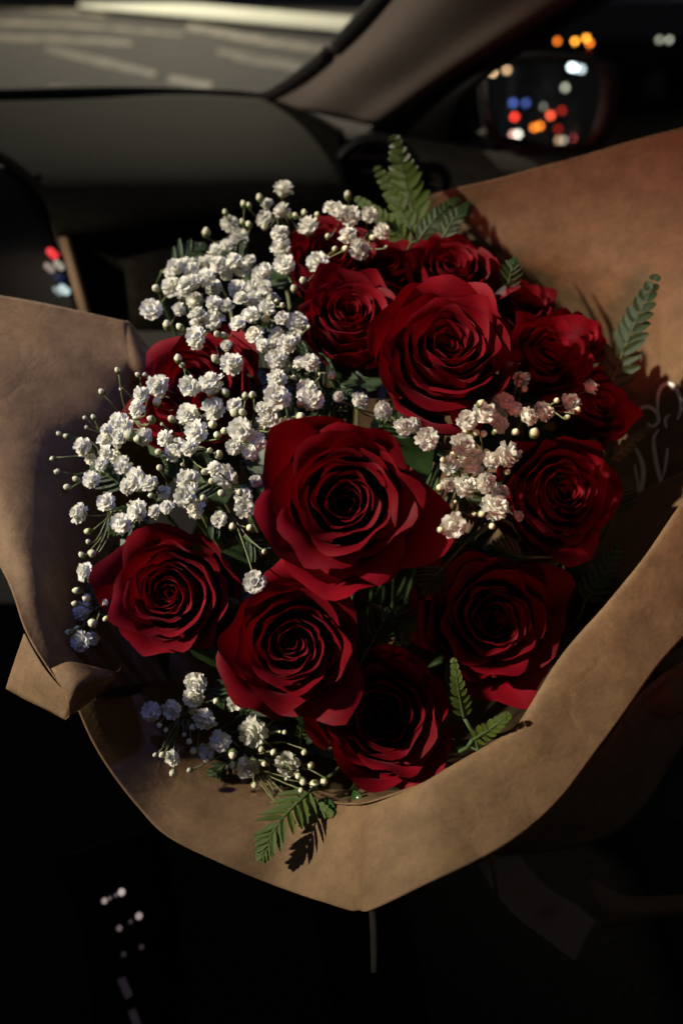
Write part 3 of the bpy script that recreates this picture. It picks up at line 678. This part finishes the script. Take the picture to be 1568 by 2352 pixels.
def rose(px, py, dpx, depth, tx, ty, seed, label, npet=32, openness=1.0, flip=1):
    R = pxm(dpx, depth) / 2 * 1.04
    axis = dirw(tx, ty, 1.0)
    spin = random.Random(seed).uniform(0, 6.28)
    rot = BACK.rotation_difference(axis) @ Matrix((RIGHT, UP, BACK)).transposed().to_quaternion()
    centre = at(px, py, depth)
    root = centre - axis * (R * .80)             # foot of the flower head
    t_ = thing('rose', label, 'rose', tuple(root), 'red roses in the bouquet', rot)
    r_ = random.Random(seed * 7 + 1)
    for i in range(npet):
        t = i / (npet - 1)
        phi = spin + flip * (i * 2.39996 + r_.uniform(-.18, .18))
        rr = (.05 + .72 * t ** 1.22) * r_.uniform(.96, 1.05)
        up = min(1, t / .38); up = up * up * (3 - 2 * up)
        zr = .74 + .18 * up - .62 * max(0, (t - .36) / .64) ** 1.7 + r_.uniform(-.035, .035)
        lip = (.045 + .03 * t + .36 * max(0, (t - .38) / .62) ** 1.1) * r_.uniform(.75, 1.25)
        gam = math.radians(34 + (78 * t) * openness) * r_.uniform(.55, 1.3)
        alpha = (1.80 - .98 * t ** .6) * r_.uniform(.88, 1.12)
        V, F = petal_grid(t, phi, rr, zr, lip, gam, alpha, -flip * (.17 - .11 * t) * r_.uniform(.5, 1.4), R, seed * 100 + i)
        ox, oy = r_.uniform(-.035, .035) * R * (1 - .4 * t), r_.uniform(-.035, .035) * R * (1 - .4 * t)
        V = [(x + ox, y + oy, z) for x, y, z in V]
        link('petal', mesh('petal', V, F, M['petal']), t_)
    # leaves under the head
    for q in range(4):
        a = spin + q * 1.57 + r_.uniform(-.4, .4); l0 = R * r_.uniform(.9, 1.25); V = []
        for j in range(9):
            u = j / 8; wv = R * .36 * math.sin(math.pi * (u * .92 + .04)) ** .8 * (1 + .06 * (j % 2)); rad = R * .18 + l0 * u
            for s_ in (-1, -.5, 0, .5, 1):
                x_, y_ = rad, s_ * wv
                V.append((x_ * math.cos(a) - y_ * math.sin(a), x_ * math.sin(a) + y_ * math.cos(a), -.10 * R + .15 * abs(s_) * wv - .25 * R * u * u))
        link('leaf', mesh('leaf', V, gridf(5, 9), M['fern_dark']), t_)
    # calyx and stem down to the tie point
    v, f = ball((0, 0, -.02 * R), .2 * R, 10, 6, 0, (1, 1, 1.3)); link('calyx', mesh('calyx', v, f, M['stem']), t_)
    inv = (Matrix.Translation(root) @ rot.to_matrix().to_4x4()).inverted()
    p0 = root; p3 = TIE + Vector((r_.uniform(-.02, .02), r_.uniform(-.02, .02), 0)); p1 = root - axis * .05
    pts = [inv @ Vector(p) for p in cr([p0, p1, p0.lerp(p3, .6), p3], 9)]
    v, f = tube(pts, .0028, 7); link('stem', mesh('stem', v, f, M['stem']), t_)
    return t_
ROSES = [
 (795, 1150, 418, .342, .00, .05, 1, 'largest open red rose at the heart of the bouquet', 34, 1.0, 1),
 (1030, 795, 385, .380, .02, .30, 2, 'wide dark red rose just above the central rose', 34, 1.0, -1),
 (805, 715, 270, .415, -.02, .38, 3, 'medium red rose with tight swirl beside the mound of white baby\'s breath', 30, .85, 1),
 (1040, 615, 255, .460, .08, .60, 4, 'small red rose below the upright fern at the back paper', 28, .9, -1),
 (388, 1362, 330, .372, -.10, .08, 5, 'velvety red rose beside the left wing of the paper, under the baby\'s breath', 32, 1.0, 1),
 (670, 1478, 355, .352, .0, .10, 6, 'brightly lit red rose directly under the central rose', 32, .95, 1),
 (880, 1642, 352, .376, -.03, .28, 7, 'red rose with a dark hollow heart, just above the front paper collar', 32, .9, -1),
 (1130, 1420, 362, .385, .04, .10, 8, 'dusky red rose with ringed petals against the right of the collar', 34, 1.0, 1),
 (1290, 1130, 320, .400, .16, .14, 9, 'deep shaded red rose beside the printed scrollwork', 32, 1.0, -1),
 (1255, 815, 270, .430, .28, .30, 10, 'shaded red rose between the wide rose and the side fern', 28, .85, 1),
 (750, 575, 240, .465, -.05, .45, 11, 'red rose half hidden behind the topmost baby\'s breath', 26, .9, -1),
 (890, 605, 190, .475, .0, .50, 12, 'small dark red rose squeezed between two roses at the back', 24, .8, 1),
 (435, 885, 330, .408, -.28, .25, 13, 'red rose veiled by baby\'s breath next to the left wing of paper', 28, .95, 1),
 (1200, 705, 200, .470, .25, .40, 14, 'nearly black red rose touching the back paper', 24, .8, -1),
 (1375, 925, 210, .455, .38, .20, 15, 'dark red rose under the side fern, facing the paper', 24, .85, 1),
 (1335, 775, 180, .462, .35, .35, 16, 'small dark red rose behind the shaded rose near the side fern', 22, .8, -1),
 (1370, 1385, 170, .43, .35, -.05, 17, 'half hidden red rose peeping over the edge of the collar', 22, .9, 1)]
for a in ROSES: rose(*a)

# --- baby's breath
def flower_mesh(seed):
    r_ = random.Random(seed); V = []; F = []; mi = []
    for (th, n, ln, wd) in ((14, 3, .78, .62), (36, 5, .92, .72), (62, 7, 1.0, .76), (88, 8, 1.0, .78), (112, 6, .85, .66)):
        o = r_.uniform(0, 6.28)
        for k in range(n):
            ph = o + 2 * math.pi * k / n + r_.uniform(-.25, .25); tt = math.radians(th + r_.uniform(-10, 10)); l = ln * r_.uniform(.82, 1.1)
            d = Vector((math.sin(tt) * math.cos(ph), math.sin(tt) * math.sin(ph), math.cos(tt)))
            sd = Vector((-math.sin(ph), math.cos(ph), 0)).lerp(Vector((r_.uniform(-1, 1), r_.uniform(-1, 1), r_.uniform(-1, 1))), .16).normalized()
            nn = d.cross(sd).normalized(); b = len(V); curl = r_.uniform(-.05, .28)
            for j in range(5):
                wv = j / 4
                for i in range(5):
                    s = -1 + i / 2
                    ww = wd * (.25 + .75 * wv ** .7) * .5
                    nt_ = (-.10 * (1 - abs(s)) + .10 * (i % 2)) if j == 4 else 0
                    p = d * (l * (wv * (1 - .10 * s * s * wv) + nt_)) + sd * (s * ww) + nn * (.16 * (s * s) * wv - curl * wv * wv * .6 + .05 * math.sin(4 * s + seed + k) * wv)
                    V.append(p + Vector((0, 0, .05)))
            F += gridf(5, 5, b); mi += [0] * 16
    v, f = ball((0, 0, 0), .62, 8, 6, len(V)); V += v; F += f; mi += [0] * len(f)
    b = len(V); seg = 7
    for (rr, z) in ((.10, -.75), (.30, -.60), (.38, -.30), (.30, -.05)):
        for i in range(seg): V.append(Vector((rr * math.cos(2 * math.pi * i / seg), rr * math.sin(2 * math.pi * i / seg), z)))
    for j in range(3):
        for i in range(seg): F.append((b + j * seg + i, b + j * seg + (i + 1) % seg, b + (j + 1) * seg + (i + 1) % seg, b + (j + 1) * seg + i)); mi.append(1)
    return mesh('flower', V, F, [M['white'], M['calyx']], True, mi)
def bud_mesh(seed):
    r_ = random.Random(seed); V = []; F = []; mi = []
    v, f = ball((0, 0, 0), 1, 10, 8)
    for p in v:
        a = math.atan2(p.y, p.x); k = 1 + .07 * math.cos(5 * a + seed) * max(0, p.z + .4)
        V.append(Vector((p.x * k * .92, p.y * k * .92, p.z * 1.05 + (.12 if p.z > .9 else 0))))
    F += f; mi += [0] * len(f); b = len(V); seg = 7
    for (rr, z) in ((.25, -1.45), (.75, -1.05), (1.02, -.35), (.98, -.05)):
        for i in range(seg): V.append(Vector((rr * math.cos(2 * math.pi * i / seg), rr * math.sin(2 * math.pi * i / seg), z + (.18 * (i % 2) if z > -.1 else 0))))
    for j in range(3):
        for i in range(seg): F.append((b + j * seg + i, b + j * seg + (i + 1) % seg, b + (j + 1) * seg + (i + 1) % seg, b + (j + 1) * seg + i)); mi.append(1)
    return mesh('bud', V, F, [M['bud'], M['calyx']], True, mi)
FM = [flower_mesh(s) for s in range(9)]; BM = [bud_mesh(s) for s in range(4)]
def z4(l): return [(286 + x * .41667, 392 + y * .41667, s * .41667) for x, y, s in l]
def z3(l): return [(x * .36458, 653.3 + y * .36458, s * .36458) for x, y, s in l]
def z7(l): return [(204.2 + x * .4427, 1143.3 + y * .4427, s * .4427) for x, y, s in l]
def z6(l): return [(939.2 + x * .40104, 530.8 + y * .40104, s * .40104) for x, y, s in l]
def z9(l): return [(x * .2604, 1225 + y * .2604, s * .2604) for x, y, s in l]
FLW = z4([(876,95,104),(865,215,90),(765,260,85),(785,180,62),(580,290,100),(630,370,100),(560,410,75),(330,515,82),(445,505,92),(500,440,85),(515,515,92),(640,540,95),(755,575,105),
 (375,610,95),(255,640,105),(325,670,85),(490,640,92),(620,650,105),(860,420,104),(880,515,115),(1065,500,115),(1010,300,115),(1130,200,75),(1185,220,95),(1245,245,105),(1350,240,92),(1230,350,95),
 (1295,425,112),(1420,330,85),(145,765,112),(390,715,98),(400,790,100),(490,730,85),(490,820,112),(710,710,108),(690,790,100),(870,810,85),(955,835,115),(390,920,112),(590,1060,122),(720,900,100),
 (895,950,104),(835,1040,112),(1025,1055,95),(840,1145,105),(355,1190,105),(475,1170,142),(180,1185,122),(90,1230,92),(65,1310,105),(490,1305,124),(345,1340,112),(395,1440,132),(605,1290,84),
 (640,1430,132),(835,1250,142),(1000,1200,104),(1040,1265,112),(790,1365,118),(890,1420,125),(1300,1265,100),(1180,1245,58),(1425,1320,104),(1540,1410,104),(270,1545,112),(600,1520,84),(690,1550,88),(850,1520,104),
 (560,560,80),(700,640,80),(560,740,80),(770,640,75),(300,760,70),(820,700,72),(940,920,70),(760,960,70),(560,960,60),(250,560,66),(690,490,60)])
FLW += z3([(520,1020,122),(660,980,95),(745,880,132),(850,770,104),(570,1100,75),(640,1130,92),(770,1140,115),(575,1225,104),(490,1440,124),(665,1370,114),(760,1500,124),(860,1230,152),(940,1250,104),
 (1100,1065,132),(1180,1230,142),(1160,1330,135),(1230,1410,114),(860,1420,132),(970,1430,85),(1050,1400,85),(1030,1310,85),(1380,1480,100),(1420,1210,144),(1350,1160,95),(1540,1410,124)])
FLW += z7([(825,60,132),(910,135,84),(855,435,112),(1040,325,62),(555,960,112),(545,1040,104),(320,1110,104),(430,1100,104),(600,1150,114),(770,1060,92),(850,1220,155),(680,1265,104),(605,1315,86),(430,1350,84),(825,1405,114),(1030,1380,124)])
FLW += z9([(745,340,165),(720,680,175),(710,950,172),(820,930,112),(920,610,82)])
FLW += z6([(540,990,130),(430,1040,130),(335,1080,112),(520,1100,104),(690,1060,104),(770,1030,112),(610,1020,92),(640,850,95),(930,980,104),(1045,890,84),(310,1220,132),(350,1310,152),(570,1275,152),(230,1340,104),
 (480,1310,104),(320,1460,132),(440,1440,124),(490,1570,152),(530,1490,84),(220,1450,84),(630,1630,62),(255,1690,142),(105,1190,124),(30,1110,95)])
POLY = [(650, 440), (520, 540), (400, 610), (400, 720), (470, 790), (600, 780), (610, 900), (570, 1010), (400, 1010), (250, 970), (190, 1010), (250, 1110), (400, 1140), (560, 1150), (640, 1020), (720, 900), (700, 760), (660, 700), (640, 560)]
def inside(x, y):
    c = False
    for i in range(len(POLY)):
        (x1, y1), (x2, y2) = POLY[i], POLY[i - 1]
        if (y1 > y) != (y2 > y) and x < (x2 - x1) * (y - y1) / (y2 - y1) + x1: c = not c
    return c
rx = random.Random(5); EXTRA = []
while len(EXTRA) < 42:
    x, y = rx.uniform(180, 730), rx.uniform(440, 1160)
    if inside(x, y) and y > 530: EXTRA.append((x, y, rx.uniform(26, 44)))
FLW = FLW + EXTRA
keep = []
for f in FLW:
    if all((f[0] - g[0]) ** 2 + (f[1] - g[1]) ** 2 > (0.40 * min(f[2], g[2])) ** 2 for g in keep): keep.append(f)
FLW = keep
BUD = z4([(175,648,45),(450,338,50),(555,228,32),(655,182,36),(685,188,28),(745,148,42),(1230,135,45),(940,245,30),(990,230,36),(1060,240,32),(650,280,34),(685,295,36),(770,310,34),(935,650,44),(985,605,44),(1120,360,32),(1160,430,36),(1215,430,40),(1365,370,40),(1440,420,20),
 (235,850,50),(305,860,40),(510,900,40),(548,908,38),(295,1035,46),(318,1072,36),(500,1035,48),(780,820,54),(1075,1122,20),(1140,1130,50),(970,1280,50),(970,1355,54),(485,1400,54),(510,1458,40),(550,1435,46),(180,1275,54),(150,1370,40),(258,1365,40),(78,1475,40),(605,1335,50),(650,1330,44),
 (555,1220,46),(935,1140,32),(1050,1412,26),(185,1550,40),(520,1560,46),(470,1540,32),(705,1235,44),(665,1240,40),(840,720,34),(870,740,34),(795,720,36),(1015,860,26)])
BUD += z3([(330,1097,32),(362,1180,42),(478,1225,40),(422,1277,44),(372,940,34),(418,955,34),(740,540,38),(765,660,26),(640,675,40),(535,840,30),(588,835,34),(545,900,26),(1000,1055,44),(1005,1155,44),(1325,1050,30),(1375,1075,54),(1290,1180,50),(1335,1240,48),(1395,1315,50),(1510,1310,44),(1280,1345,46),(1465,1525,46),(950,1330,36),(915,570,36),(868,567,34),(1150,1135,28),(1020,880,24),(555,1555,44),(950,845,44),(1080,850,46),(815,950,66),(870,975,50)])
BUD += z7([(745,150,40),(835,155,42),(955,205,40),(910,280,32),(535,1108,40),(660,1055,34),(540,1190,36),(520,1265,34),(400,1278,36),(495,1230,24),(745,1332,46),(545,1312,40),(612,1360,36),(745,1388,42),(895,1308,36),(958,1322,36),(908,1380,32),(1015,1218,28),(990,1215,18),(1118,1322,36),(1152,1390,38),(1085,1445,36),(1110,1475,40),(1170,1490,56),(1220,1475,44),(1100,1520,32),(1025,1460,22),(858,1492,36),(522,1415,30),(435,1430,42),(345,1335,28),(380,1335,36),(1010,1610,24),(1050,1590,32),(20,290,46),(20,650,50),(365,1180,30),(400,1205,28),(1055,1690,40),(1045,1720,34)])
BUD += z9([(780,75,50),(720,190,56),(815,175,72),(675,505,66),(765,570,80),(660,620,56),(820,795,82),(605,870,56),(685,840,60),(1465,1860,62),(935,755,60)])
BUD += z6([(410,985,46),(380,1155,46),(425,1160,44),(320,1150,36),(495,1145,36),(610,1150,46),(718,1155,60),(660,905,40),(560,1380,44),(195,1310,40),(175,1470,44),(475,1690,42),(370,1620,34),(415,1620,44),(262,1550,24),(180,1710,44),(45,1290,62),(965,1025,40),(905,1065,32),(845,970,36),(640,830,40),(670,830,44),(625,870,34),(800,1030,50),(250,1280,40)])
BUD = [b for b in BUD if math.hypot(b[0] - 795, b[1] - 1150) > 196]; FLW = [f for f in FLW if math.hypot(f[0] - 795, f[1] - 1150) > 206]
# group heads into sprigs
pts = np.array([(f[0], f[1]) for f in FLW]); K = 26
cen = pts[rng.choice(len(pts), K, replace=False)].copy()
for _ in range(30):
    d = ((pts[:, None] - cen[None]) ** 2).sum(-1); lab = d.argmin(1)
    for k in range(K):
        if (lab == k).any(): cen[k] = pts[lab == k].mean(0)
bl = [int(((np.array(b[:2]) - cen) ** 2).sum(-1).argmin()) for b in BUD]
def gdepth(x, y):
    d = surf(x, y) - .004
    if x < 740 and y < 1180: d += -.006 + .02 * max(0, (900 - y) / 500)
    if x > 980 and 900 < y < 1280: d -= .012
    if y > 1560: d = .385 + (x - 600) * -.00002
    if x < 260 and y > 1150: d = .392
    return d
NEAR = ['the largest central rose', 'the wide dark rose', 'the tight swirl rose', 'the small rose under the upright fern', 'the rose by the left wing', 'the brightly lit rose under the central one', 'the hollow hearted rose above the collar',
        'the dusky ringed rose', 'the deep shaded rose', 'the shaded rose by the side fern', 'the half hidden rose at the top', 'the small squeezed rose', 'the veiled rose', 'the nearly black rose', 'the dark rose under the side fern', 'the small dark rose at the paper', 'the rose peeping over the collar']
def beside(x, y):
    k = min(range(len(ROSES)), key=lambda i: math.hypot(ROSES[i][0] - x, ROSES[i][1] - y) - ROSES[i][2] * .35)
    return NEAR[k]
def area(x, y):
    g = 'baby\'s breath sprigs in the bouquet'
    if y > 1560: return 'baby\'s breath over the shaded front paper by ' + beside(x, y), g
    if y < 560: return 'baby\'s breath topping the mound by ' + beside(x, y), g
    if x < 270: return 'bluish shaded baby\'s breath against the left wing by ' + beside(x, y), g
    return 'white baby\'s breath sprig beside ' + beside(x, y), g
def up_vec(px, py, jit):
    v = dirw((px - 700) / 900, (1500 - py) / 1500, .9)
    return (v + Vector((random.uniform(-jit, jit), random.uniform(-jit, jit), random.uniform(-jit, jit)))).normalized()
for k in range(K):
    fl_ = [FLW[i] for i in range(len(FLW)) if lab[i] == k]; bd = [BUD[i] for i in range(len(BUD)) if bl[i] == k]
    if not fl_: continue
    cx, cy = cen[k]; gd = gdepth(cx, cy)
    hubp = at(cx * .85 + 720 * .15, cy * .88 + 1250 * .12, gd + .055)
    la, gr = area(cx, cy)
    t_ = thing('gypsophila_sprig', la, 'flower sprig', tuple(hubp), gr)
    SV, SF = [], []
    def addt(p, r, seg=5):
        v, f = tube(p, r, seg, len(SV)); SV.extend(v); SF.extend(f)
    low = TIE + Vector((random.uniform(-.02, .02), random.uniform(-.02, .02), .01))
    addt(cr([low, low.lerp(hubp, .6) + Vector((0, 0, -.01)), hubp], 8).tolist(), .0011)
    # side forks
    nf = max(1, len(fl_) // 3); forks = []
    for i in range(nf):
        sub = fl_[i::nf]; fx = sum(s[0] for s in sub) / len(sub); fy = sum(s[1] for s in sub) / len(sub)
        fp = at(fx * .9 + cx * .1, fy * .9 + cy * .1, gd + random.uniform(.018, .03)); forks.append((fx, fy, fp))
        addt(cr([hubp, hubp.lerp(fp, .5) + Vector((random.uniform(-.004, .004),) * 3), fp], 6).tolist(), .0007)
    def nearest(x, y): return min(forks, key=lambda q: (q[0] - x) ** 2 + (q[1] - y) ** 2)[2]
    for (x, y, s) in fl_:
        dd = gdepth(x, y) + random.uniform(-.012, .012); p = at(x, y, dd); r_ = pxm(s, dd) / 2 * 1.14
        ax = up_vec(x, y, .45); me = random.choice(FM)
        o = link('flower', me, t_); o.location = p - ax * (r_ * .2) - hubp; o.rotation_mode = 'QUATERNION'
        o.rotation_quaternion = ax.to_track_quat('Z', 'Y') @ Quaternion((0, 0, 1), random.uniform(0, 6.28)); o.scale = (r_,) * 3
        e = p - ax * (r_ * .9); fo = nearest(x, y)
        addt(cr([fo, fo.lerp(e, .5) - ax * .003, e], 6).tolist(), [.0005, .0005, .00045, .00045, .0004, .0004])
    for (x, y, s) in bd:
        dd = gdepth(x, y) + random.uniform(-.014, .008); p = at(x, y, dd); r_ = pxm(s, dd) / 2
        ax = up_vec(x, y, .5); o = link('bud', random.choice(BM), t_); o.location = p - hubp; o.rotation_mode = 'QUATERNION'
        o.rotation_quaternion = ax.to_track_quat('Z', 'Y'); o.scale = (r_,) * 3
        e = p - ax * (r_ * 1.3); fo = nearest(x, y)
        addt(cr([fo, fo.lerp(e, .5) - ax * .003 + Vector((random.uniform(-.003, .003),) * 3), e], 6).tolist(), .0004)
    link('stem', mesh('stem', [Vector(v) - hubp for v in SV], SF, M['twig']), t_)

# --- ferns
def leaflet_mesh(seed):
    r_ = random.Random(seed); V = []; F = []; n = 9
    for j in range(n):
        u = j / (n - 1); wd = .30 * (math.sin(math.pi * min(1, u * .93 + .07)) ** .6) * (1 - .35 * u)
        tooth = 1 + .10 * (j % 2)
        for s in (-1, -.5, 0, .5, 1):
            V.append(Vector((s * wd * (tooth if abs(s) == 1 else 1), u - .06 * abs(s) * (0 if j < n - 1 else 1), -.10 * u * u + .10 * abs(s) * wd * 2 - (.03 if s == 0 else 0))))
    F = gridf(5, n); return V, F
LV, LF = leaflet_mesh(1)
LEAF = {k: mesh('leaflet', LV, LF, M[k]) for k in ('fern', 'fern_dark')}
def frond(b, tp, wpx, n, label, group=None, mk='fern', droop=.004, face=None, stem_to=True, over=1.0):
    B = at(*b); T = at(*tp); d = (T - B)
    nrm = (face or dirw(-.2, .1, 1)).normalized()
    t_ = thing('fern_frond', label, 'fern', tuple(B), group)
    mid = (B + T) / 2 + nrm * droop
    C = cr([B, mid, T], n * 2 + 3); pts = [Vector(c) for c in C]
    L = d.length
    sv, sf = tube([p - B for p in pts], [max(.0009 * (1 - i / len(pts)), .0002) for i in range(len(pts))], 5)
    if stem_to:
        low = TIE + Vector((random.uniform(-.02, .02), random.uniform(-.02, .02), .02))
        q = cr([B, B - d.normalized() * .02 - nrm * .015, B.lerp(low, .5), low], 8)
        v2, f2 = tube([Vector(p) - B for p in q], .001, 5, len(sv)); sv += v2; sf += f2
    link('rachis', mesh('rachis', sv, sf, M['stem']), t_)
    W = pxm(wpx, (b[2] + tp[2]) / 2)
    for i in range(n):
        u = (i + .6) / (n + .2); k = u * (len(pts) - 1); ii = min(int(k), len(pts) - 2); p = pts[ii].lerp(pts[ii + 1], k - ii)
        dr_ = (pts[ii + 1] - pts[ii]).normalized(); side = dr_.cross(nrm).normalized(); nn = side.cross(dr_).normalized()
        ln = W * (1 - u) ** .62 * (.75 + .25 * min(1, u / .2)) * random.uniform(.93, 1.07) + L * .015
        for s in (-1, 1):
            a = math.radians(52 - 22 * u + random.uniform(-5, 5))
            y = (dr_ * math.cos(a) + side * s * math.sin(a) + nn * random.uniform(-.12, .18)).normalized()
            z = (nn - y * nn.dot(y)).normalized(); x = y.cross(z)
            wdt = max(L / n * 1.4 * over, ln * .42)
            m = Matrix((x * wdt * 1.15, y * ln * 1.12, z * ln)).transposed().to_4x4()
            o = link('leaflet', LEAF[mk], t_); o.matrix_basis = Matrix.Translation(p - B) @ m
    return t_
frond((962, 545, .50), (903, 308, .53), 62, 11, 'tallest upright fern frond in front of the dark dashboard', None, 'fern', .006)
frond((955, 550, .50), (862, 380, .525), 36, 10, 'slim fern frond leaning beside the tallest one', None, 'fern', .005)
frond((945, 565, .485), (815, 452, .49), 34, 10, 'fern frond lying behind the topmost baby\'s breath', None, 'fern', .004)
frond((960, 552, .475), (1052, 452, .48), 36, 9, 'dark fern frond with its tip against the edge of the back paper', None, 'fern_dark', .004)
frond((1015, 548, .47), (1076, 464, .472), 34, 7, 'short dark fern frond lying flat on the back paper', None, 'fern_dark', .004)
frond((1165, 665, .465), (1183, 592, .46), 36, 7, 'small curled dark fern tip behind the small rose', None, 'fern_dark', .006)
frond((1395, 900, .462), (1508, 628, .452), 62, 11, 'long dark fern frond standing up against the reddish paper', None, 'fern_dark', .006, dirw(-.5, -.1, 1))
frond((715, 1815, .384), (596, 1974, .361), 80, 11, 'light green fern frond casting its shadow on the front collar', None, 'fern', .008, dirw(-.5, .35, 1))
frond((700, 1830, .392), (765, 1872, .372), 34, 7, 'short fern tip among the buds above the front collar', None, 'fern', .004)
frond((1066, 1650, .356), (1040, 1510, .348), 30, 9, 'small green fern tip upright between the hollow rose and the ringed rose', None, 'fern', .004)
frond((1085, 1700, .352), (1172, 1638, .331), 32, 7, 'bright fern tip throwing a toothed shadow on the collar fold', None, 'fern', .004)
frond((880, 1425, .395), (946, 1388, .385), 24, 7, 'dim fern tip in the gap under the central rose', None, 'fern', .003)
frond((890, 1500, .395), (948, 1466, .388), 22, 6, 'dim fern tip just above the hollow rose', None, 'fern', .003)
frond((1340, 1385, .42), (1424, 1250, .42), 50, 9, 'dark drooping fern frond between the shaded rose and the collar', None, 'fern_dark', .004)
frond((1395, 1060, .46), (1492, 980, .455), 28, 8, 'dark fern tip pointing at the printed scrollwork', None, 'fern_dark', .003)
frond((690, 1700, .405), (700, 1640, .395), 20, 6, 'tiny fern tip under the brightly lit rose', None, 'fern', .003)
frond((560, 1720, .42), (470, 1800, .41), 40, 8, 'dim fern frond resting on the shaded front paper', None, 'fern_dark', .003)
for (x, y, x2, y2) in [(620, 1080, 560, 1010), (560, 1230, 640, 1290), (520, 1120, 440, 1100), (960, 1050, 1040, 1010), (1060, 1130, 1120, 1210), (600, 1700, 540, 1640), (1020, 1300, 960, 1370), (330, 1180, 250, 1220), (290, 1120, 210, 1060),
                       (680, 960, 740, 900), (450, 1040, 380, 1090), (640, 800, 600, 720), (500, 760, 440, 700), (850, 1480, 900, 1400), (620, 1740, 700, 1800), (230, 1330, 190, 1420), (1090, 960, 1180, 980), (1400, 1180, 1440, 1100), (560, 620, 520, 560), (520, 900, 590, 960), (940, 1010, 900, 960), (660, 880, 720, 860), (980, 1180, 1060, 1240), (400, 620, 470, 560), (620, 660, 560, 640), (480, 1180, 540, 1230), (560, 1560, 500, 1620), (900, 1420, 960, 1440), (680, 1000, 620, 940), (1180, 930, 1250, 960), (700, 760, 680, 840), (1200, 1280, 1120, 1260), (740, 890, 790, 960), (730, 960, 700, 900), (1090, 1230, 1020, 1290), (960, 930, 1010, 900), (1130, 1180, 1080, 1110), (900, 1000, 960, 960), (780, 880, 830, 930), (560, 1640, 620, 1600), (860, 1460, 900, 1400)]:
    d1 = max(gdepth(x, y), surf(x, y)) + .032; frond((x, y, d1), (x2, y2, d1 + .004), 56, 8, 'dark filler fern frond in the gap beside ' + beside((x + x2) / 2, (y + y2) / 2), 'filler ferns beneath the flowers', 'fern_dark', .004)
# glossy leaves over the collar
lt = thing('leaf_sprig', 'glossy dark green pointed leaves lying on the collar under the hollow rose', 'leaves', tuple(at(800, 1830, .395)))
def leaf(b, tp, wpx, fold, bend, nrm):
    B = at(*b); T = at(*tp); d = T - B; nrm = nrm.normalized(); sd = d.normalized().cross(nrm).normalized(); nn = sd.cross(d.normalized()); W = pxm(wpx, b[2]) / 2
    V = []
    for j in range(12):
        u = j / 11; wv = W * math.sin(math.pi * u ** .8) ** .8 * (1 if u < .98 else .3)
        for s in (-1, -.5, 0, .5, 1): V.append(B + d * u + sd * s * wv + nn * (fold * abs(s) * wv + bend * math.sin(math.pi * u)))
    wpart('leaf', V, gridf(5, 12), M['leaf'], lt)
leaf((770, 1850, .382), (806, 1900, .372), 44, .5, .002, dirw(-.4, .3, 1)); leaf((800, 1845, .382), (798, 1885, .366), 34, .6, .001, dirw(.5, .3, 1))
leaf((835, 1860, .378), (812, 1815, .384), 26, .3, .003, dirw(-.3, .4, 1)); leaf((840, 1850, .376), (870, 1858, .376), 30, .3, .002, dirw(-.2, .2, 1)); leaf((740, 1840, .386), (780, 1888, .374), 40, .4, .002, dirw(-.2, .3, 1))
v, f = tube([at(780, 1840, .39), at(800, 1830, .395), at(820, 1790, .42), TIE], .001, 6); wpart('stem', v, f, M['stem'], lt)
